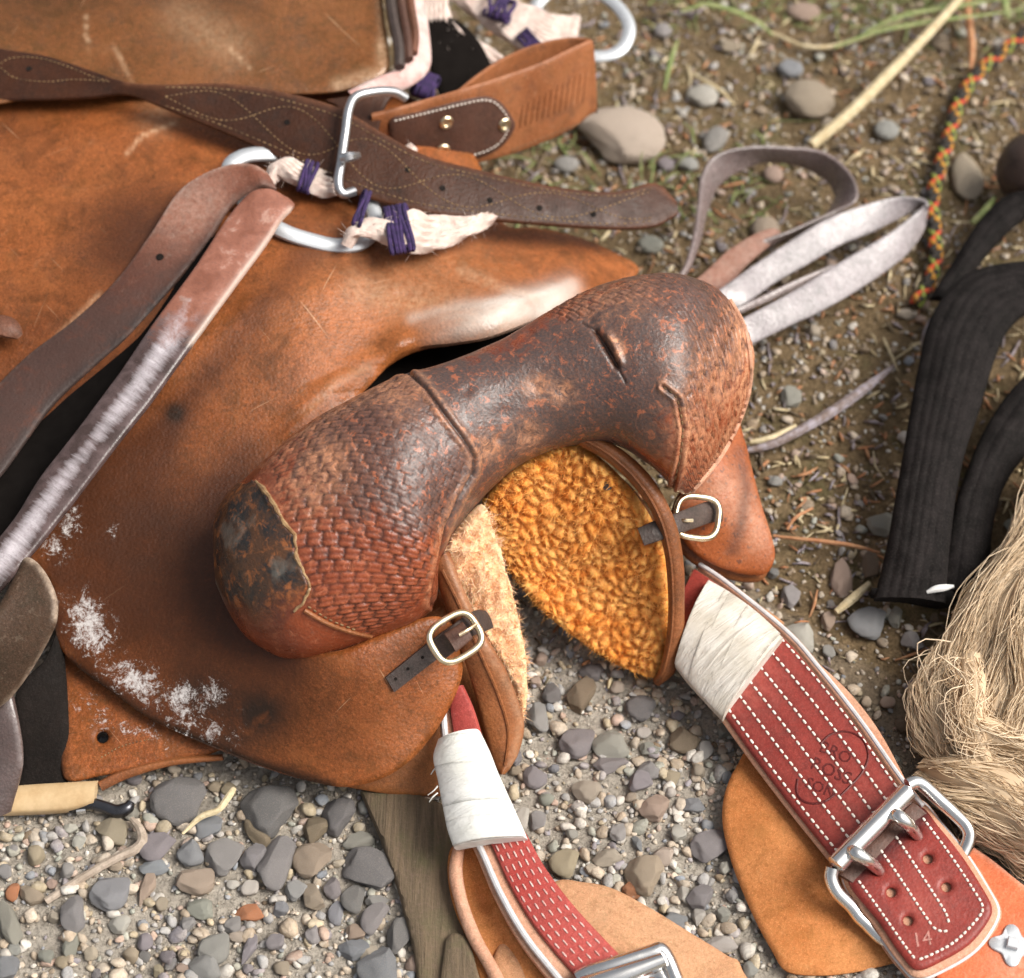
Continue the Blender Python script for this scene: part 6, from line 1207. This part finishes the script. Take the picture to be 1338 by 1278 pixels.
# ------------------------------------------------------------------ gravel: what nobody could count
HID = [[p[:2] for p in L_] for L_ in (out, bk, sg, sd1)]+[[(420, 540), (700, 400), (880, 360), (990, 480), (880, 640), (840, 880), (640, 700)], [(1150, 790), (1210, 400), (1340, 340), (1500, 340), (1500, 1150), (1250, 1020)]]      # ground that other things lie on
def scatter(name, count, rlo, rhi, sub, seed, dens, xr, yr, sink=.35, pal=None, power=2.2):
    r = np.random.default_rng(seed); X = r.uniform(*xr, count*9); Y = r.uniform(*yr, count*9); qx, qy = proj(np.stack([X, Y, np.zeros_like(X)], 1)); g = gritness(qx, qy, np.stack([X, Y], 1))
    hid = np.zeros(len(X), bool)
    for poly in HID: hid |= inside(poly, qx, qy) & (dist_poly(poly, qx, qy, True) > 45)
    k = (r.random(len(X)) < dens(g, qx, qy)) & ~hid; X, Y, g = X[k][:count], Y[k][:count], g[k][:count]; m = len(X)
    prot = [pebble(sub, 300+i, 9+i % 7, 1., .13) for i in range(24)]; nv_ = len(prot[0][0]); PV = np.array([p[0] for p in prot]); F0 = prot[0][1]
    idx = r.integers(0, 24, m); rad = rlo+(rhi-rlo)*r.random(m)**power; sc = np.stack([rad, rad*r.uniform(.6, 1, m), rad*r.uniform(.4, .75, m)], 1); a = r.uniform(0, 6.28, m); ca, sa = np.cos(a), np.sin(a)
    V = PV[idx]*sc[:, None]; tx = r.normal(size=m)*.25; V[:, :, 2] += V[:, :, 0]*tx[:, None]
    V = np.stack([V[:, :, 0]*ca[:, None]-V[:, :, 1]*sa[:, None], V[:, :, 0]*sa[:, None]+V[:, :, 1]*ca[:, None], V[:, :, 2]], -1); V += np.stack([X, Y, ground_h(X, Y)+sc[:, 2]*(1-sink)], 1)[:, None]
    F = (F0[None]+(np.arange(m)*nv_)[:, None, None]).reshape(-1, 3); pg = np.array([GC[c] for c in 'ggbpetwwccckyt']); ps = np.array([GC[c] for c in 'ttcngdyetnwk'])*.9
    col = np.where((r.random(m) < g*.9+.05)[:, None], pg[r.integers(0, len(pg), m)], ps[r.integers(0, len(ps), m)])*r.uniform(.75, 1.2, m)[:, None]
    col = np.hstack([np.clip(col, 0, 1), np.ones((m, 1))]); solo(name, (V.reshape(-1, 3), [F]), M['gravel'], None, None, attrs={'stone_colour': np.repeat(col, nv_, 0)}, kind='stuff', sharp=0)
XR, YR = (-.62, .62), (-.42, .95)
scatter('gravel', 9500, .0020, .0058, 2, 1, lambda g, x, y: .30+.70*g, XR, YR)
scatter('gravel_pebbles', 1100, .0038, .0074, 2, 4, lambda g, x, y: .03+.97*g**2, XR, YR, sink=.3, power=1.8)
scatter('fine_gravel', 24000, .0009, .0028, 1, 2, lambda g, x, y: .55+.45*g, XR, YR, power=1.6)
scatter('outlying_gravel', 3500, .004, .011, 1, 3, lambda g, x, y: ((x < -80) | (x > 1420) | (y < -90) | (y > 1360))*.8, (-1.4, 1.4), (-1.0, 1.9))
# bits of bark, straw and stem in the soil
r = np.random.default_rng(12); bits = []
for i in range(3600):
    x, y = r.uniform(600, 1400), r.uniform(-60, 900)
    if r.random() > .9-.6*float(np.clip((y-620)/300, 0, 1)): continue
    p = P(np.array(x), np.array(y), np.array(0.)); z = float(ground_h(np.array(p[0]), np.array(p[1]))); L = r.uniform(.003, .014) if r.random() < .93 else r.uniform(.014, .035); a = r.uniform(0, 6.28); d = np.array([math.cos(a), math.sin(a), r.normal()*.15])*L; k = r.normal(size=3)*L*.05
    c = p+np.array([0, 0, z+.002]); rr_ = r.uniform(.0004, .0019); bits.append((tube(np.array([c-d*.5, c+k, c+d*.5]), [rr_*.7, rr_, rr_*.5], 4, world=True), r.integers(0, 4)))
for nm, mt, j in (('soil_litter', 'straw', 0), ('soil_litter', 'dark_twig', 1), ('soil_litter', 'red_twig', 2), ('soil_litter', 'wood', 3)):
    V, F = join([b for b, k in bits if k == j]); f4 = np.vstack([f for f in F if f.shape[1] == 4 and len(f) > 1]); fc = np.vstack([f for f in F if f.shape[1] == 4 and len(f) == 1]); solo(nm, (V, [f4, fc]), M[mt], None, None, kind='stuff', sharp=0)
# ------------------------------------------------------------------ twigs, straws and blades one can pick out
def tw(pts, r, mat, label, cat='twig', name=None, flat=None, k=8):
    v = tube(np.array(pts, float), r, k, n=30, flat=flat); V = v[0]+((vnoise(v[0], 180, 5, 2)-.5)*.0008)[:, None]; return solo(name or cat, (V, v[1]), M[mat], label, cat)
tw([(60, 1178, .006), (100, 1152, .007), (145, 1125, .008), (176, 1110, .009), (186, 1098, .010), (182, 1082, .011), (172, 1070, .011)], [.0026, .0030, .0032, .0036, .0036, .0028, .0022], 'twig', 'grey bent twig lying on the gravel below the stirrup')
tw([(238, 1090, .010), (262, 1068, .013), (285, 1058, .015), (298, 1042, .016), (306, 1030, .016)], [.0010, .0022, .0024, .0026, .0018], 'straw', 'pale broken straw in the shade below the lower skirt', 'straw')
tw([(1060, 190, .020), (1110, 148, .028), (1160, 98, .036), (1205, 52, .042), (1240, 14, .046), (1270, -20, .05)], [.0048, .0052, .0052, .0046, .004, .003], 'straw', 'long thick pale straw slanting to the top edge', 'straw')
tw([(1265, -30, .03), (1264, 10, .026), (1270, 60, .020), (1268, 90, .016)], [.0036, .0036, .0034, .0016], 'red_twig', 'reddish dry stem standing near the top right corner', 'stem')
tw([(975, 590, .012), (1010, 580, .013), (1050, 560, .014), (1090, 536, .016), (1130, 508, .018), (1168, 478, .018)], [.0022, .0036, .0040, .0044, .0040, .0016], 'dark_twig', 'dark silvery stick lying right of the swell')
tw([(980, 578, .012), (1010, 572, .013), (1040, 556, .012)], [.0016, .0030, .0016], 'straw', 'short tan straw beside the dark silvery stick', 'straw')
tw([(1010, 700, .010), (1060, 706, .012), (1110, 712, .013), (1150, 722, .012)], [.0012, .0016, .0016, .001], 'red_twig', 'thin rusty stem between the front corner and the black webbing', 'stem')
tw([(1028, 692, .010), (1040, 676, .014), (1062, 664, .012)], [.0012, .0014, .001], 'red_twig', 'curled rusty stem above the thin one', 'stem')
tw([(1092, 800, .010), (1112, 784, .012), (1136, 762, .012)], [.0024, .0036, .0022], 'straw', 'short bark-coloured straw below the reddish tan block', 'straw')
tw([(1270, 292, .020), (1286, 276, .024), (1300, 258, .026)], [.0026, .0030, .0020], 'grass', 'short pale green stem beside the upright tan stone', 'stem')
tw([(960, 138, .006), (940, 118, .008), (905, 96, .01)], [.0012, .0018, .001], 'straw', 'thin straw left of the whitish stone', 'straw')
tw([(868, 118, .012), (876, 80, .022), (886, 52, .026)], [.0012, .0026, .0008], 'grass', 'single grass blade beyond the far metal ring', 'grass blade', 'grass_blade')
tw([(1000, 40, .012), (1060, 62, .014), (1120, 52, .016), (1180, 26, .018)], [.0014, .0020, .0020, .001], 'straw', 'thin dry stem along the top of the soil', 'stem')
for i, (p, lab) in enumerate([([(1090, 62, .02), (1150, 40, .03), (1230, 26, .036), (1345, 12, .04)], 'long green blade lying along the top edge right of the thick straw'), ([(1130, 42, .02), (1180, 20, .03), (1260, 6, .03), (1340, -6, .03)], 'paler green blade just above the long one'), ([(890, 14, .02), (930, 6, .024), (985, 26, .02), (1010, 46, .014)], 'green blade curving at the top edge beyond the ring'), ([(1318, 24, .03), (1312, -4, .04), (1310, -30, .05)], 'bright green blade standing in the top right corner')]):
    tw(p, [.0020, .0030, .0028, .0010][:len(p)] if len(p) == 4 else [.003, .003, .002], 'grass', lab, 'grass blade', 'grass_blade', ((0, 0, 1), .4))
# short grass tufts, uncountable
r = np.random.default_rng(5); gb = []
for i in range(380):
    x = r.uniform(820, 1380); y = r.normal()*26-8
    if r.random() < .25: x, y = r.uniform(680, 1000), r.uniform(190, 300)
    p = P(np.array(x), np.array(y), np.array(0.)); z = float(ground_h(np.array(p[0]), np.array(p[1]))); L = r.uniform(.012, .04); d = unit(np.array([r.normal(), r.normal(), r.uniform(.2, 1.)]))*L; c = p+np.array([0, 0, z]); rr_ = r.uniform(.0006, .0013)
    gb.append(tube(np.array([c, c+d*.55, c+d+np.array([r.normal()*.3, r.normal()*.3, -.3])*L]), [rr_, rr_, rr_*.2], 4, world=True, caps=False))
V, F = join(gb); solo('grass', (V, [np.vstack(F)]), M['grass'], None, None, kind='stuff', sharp=0)
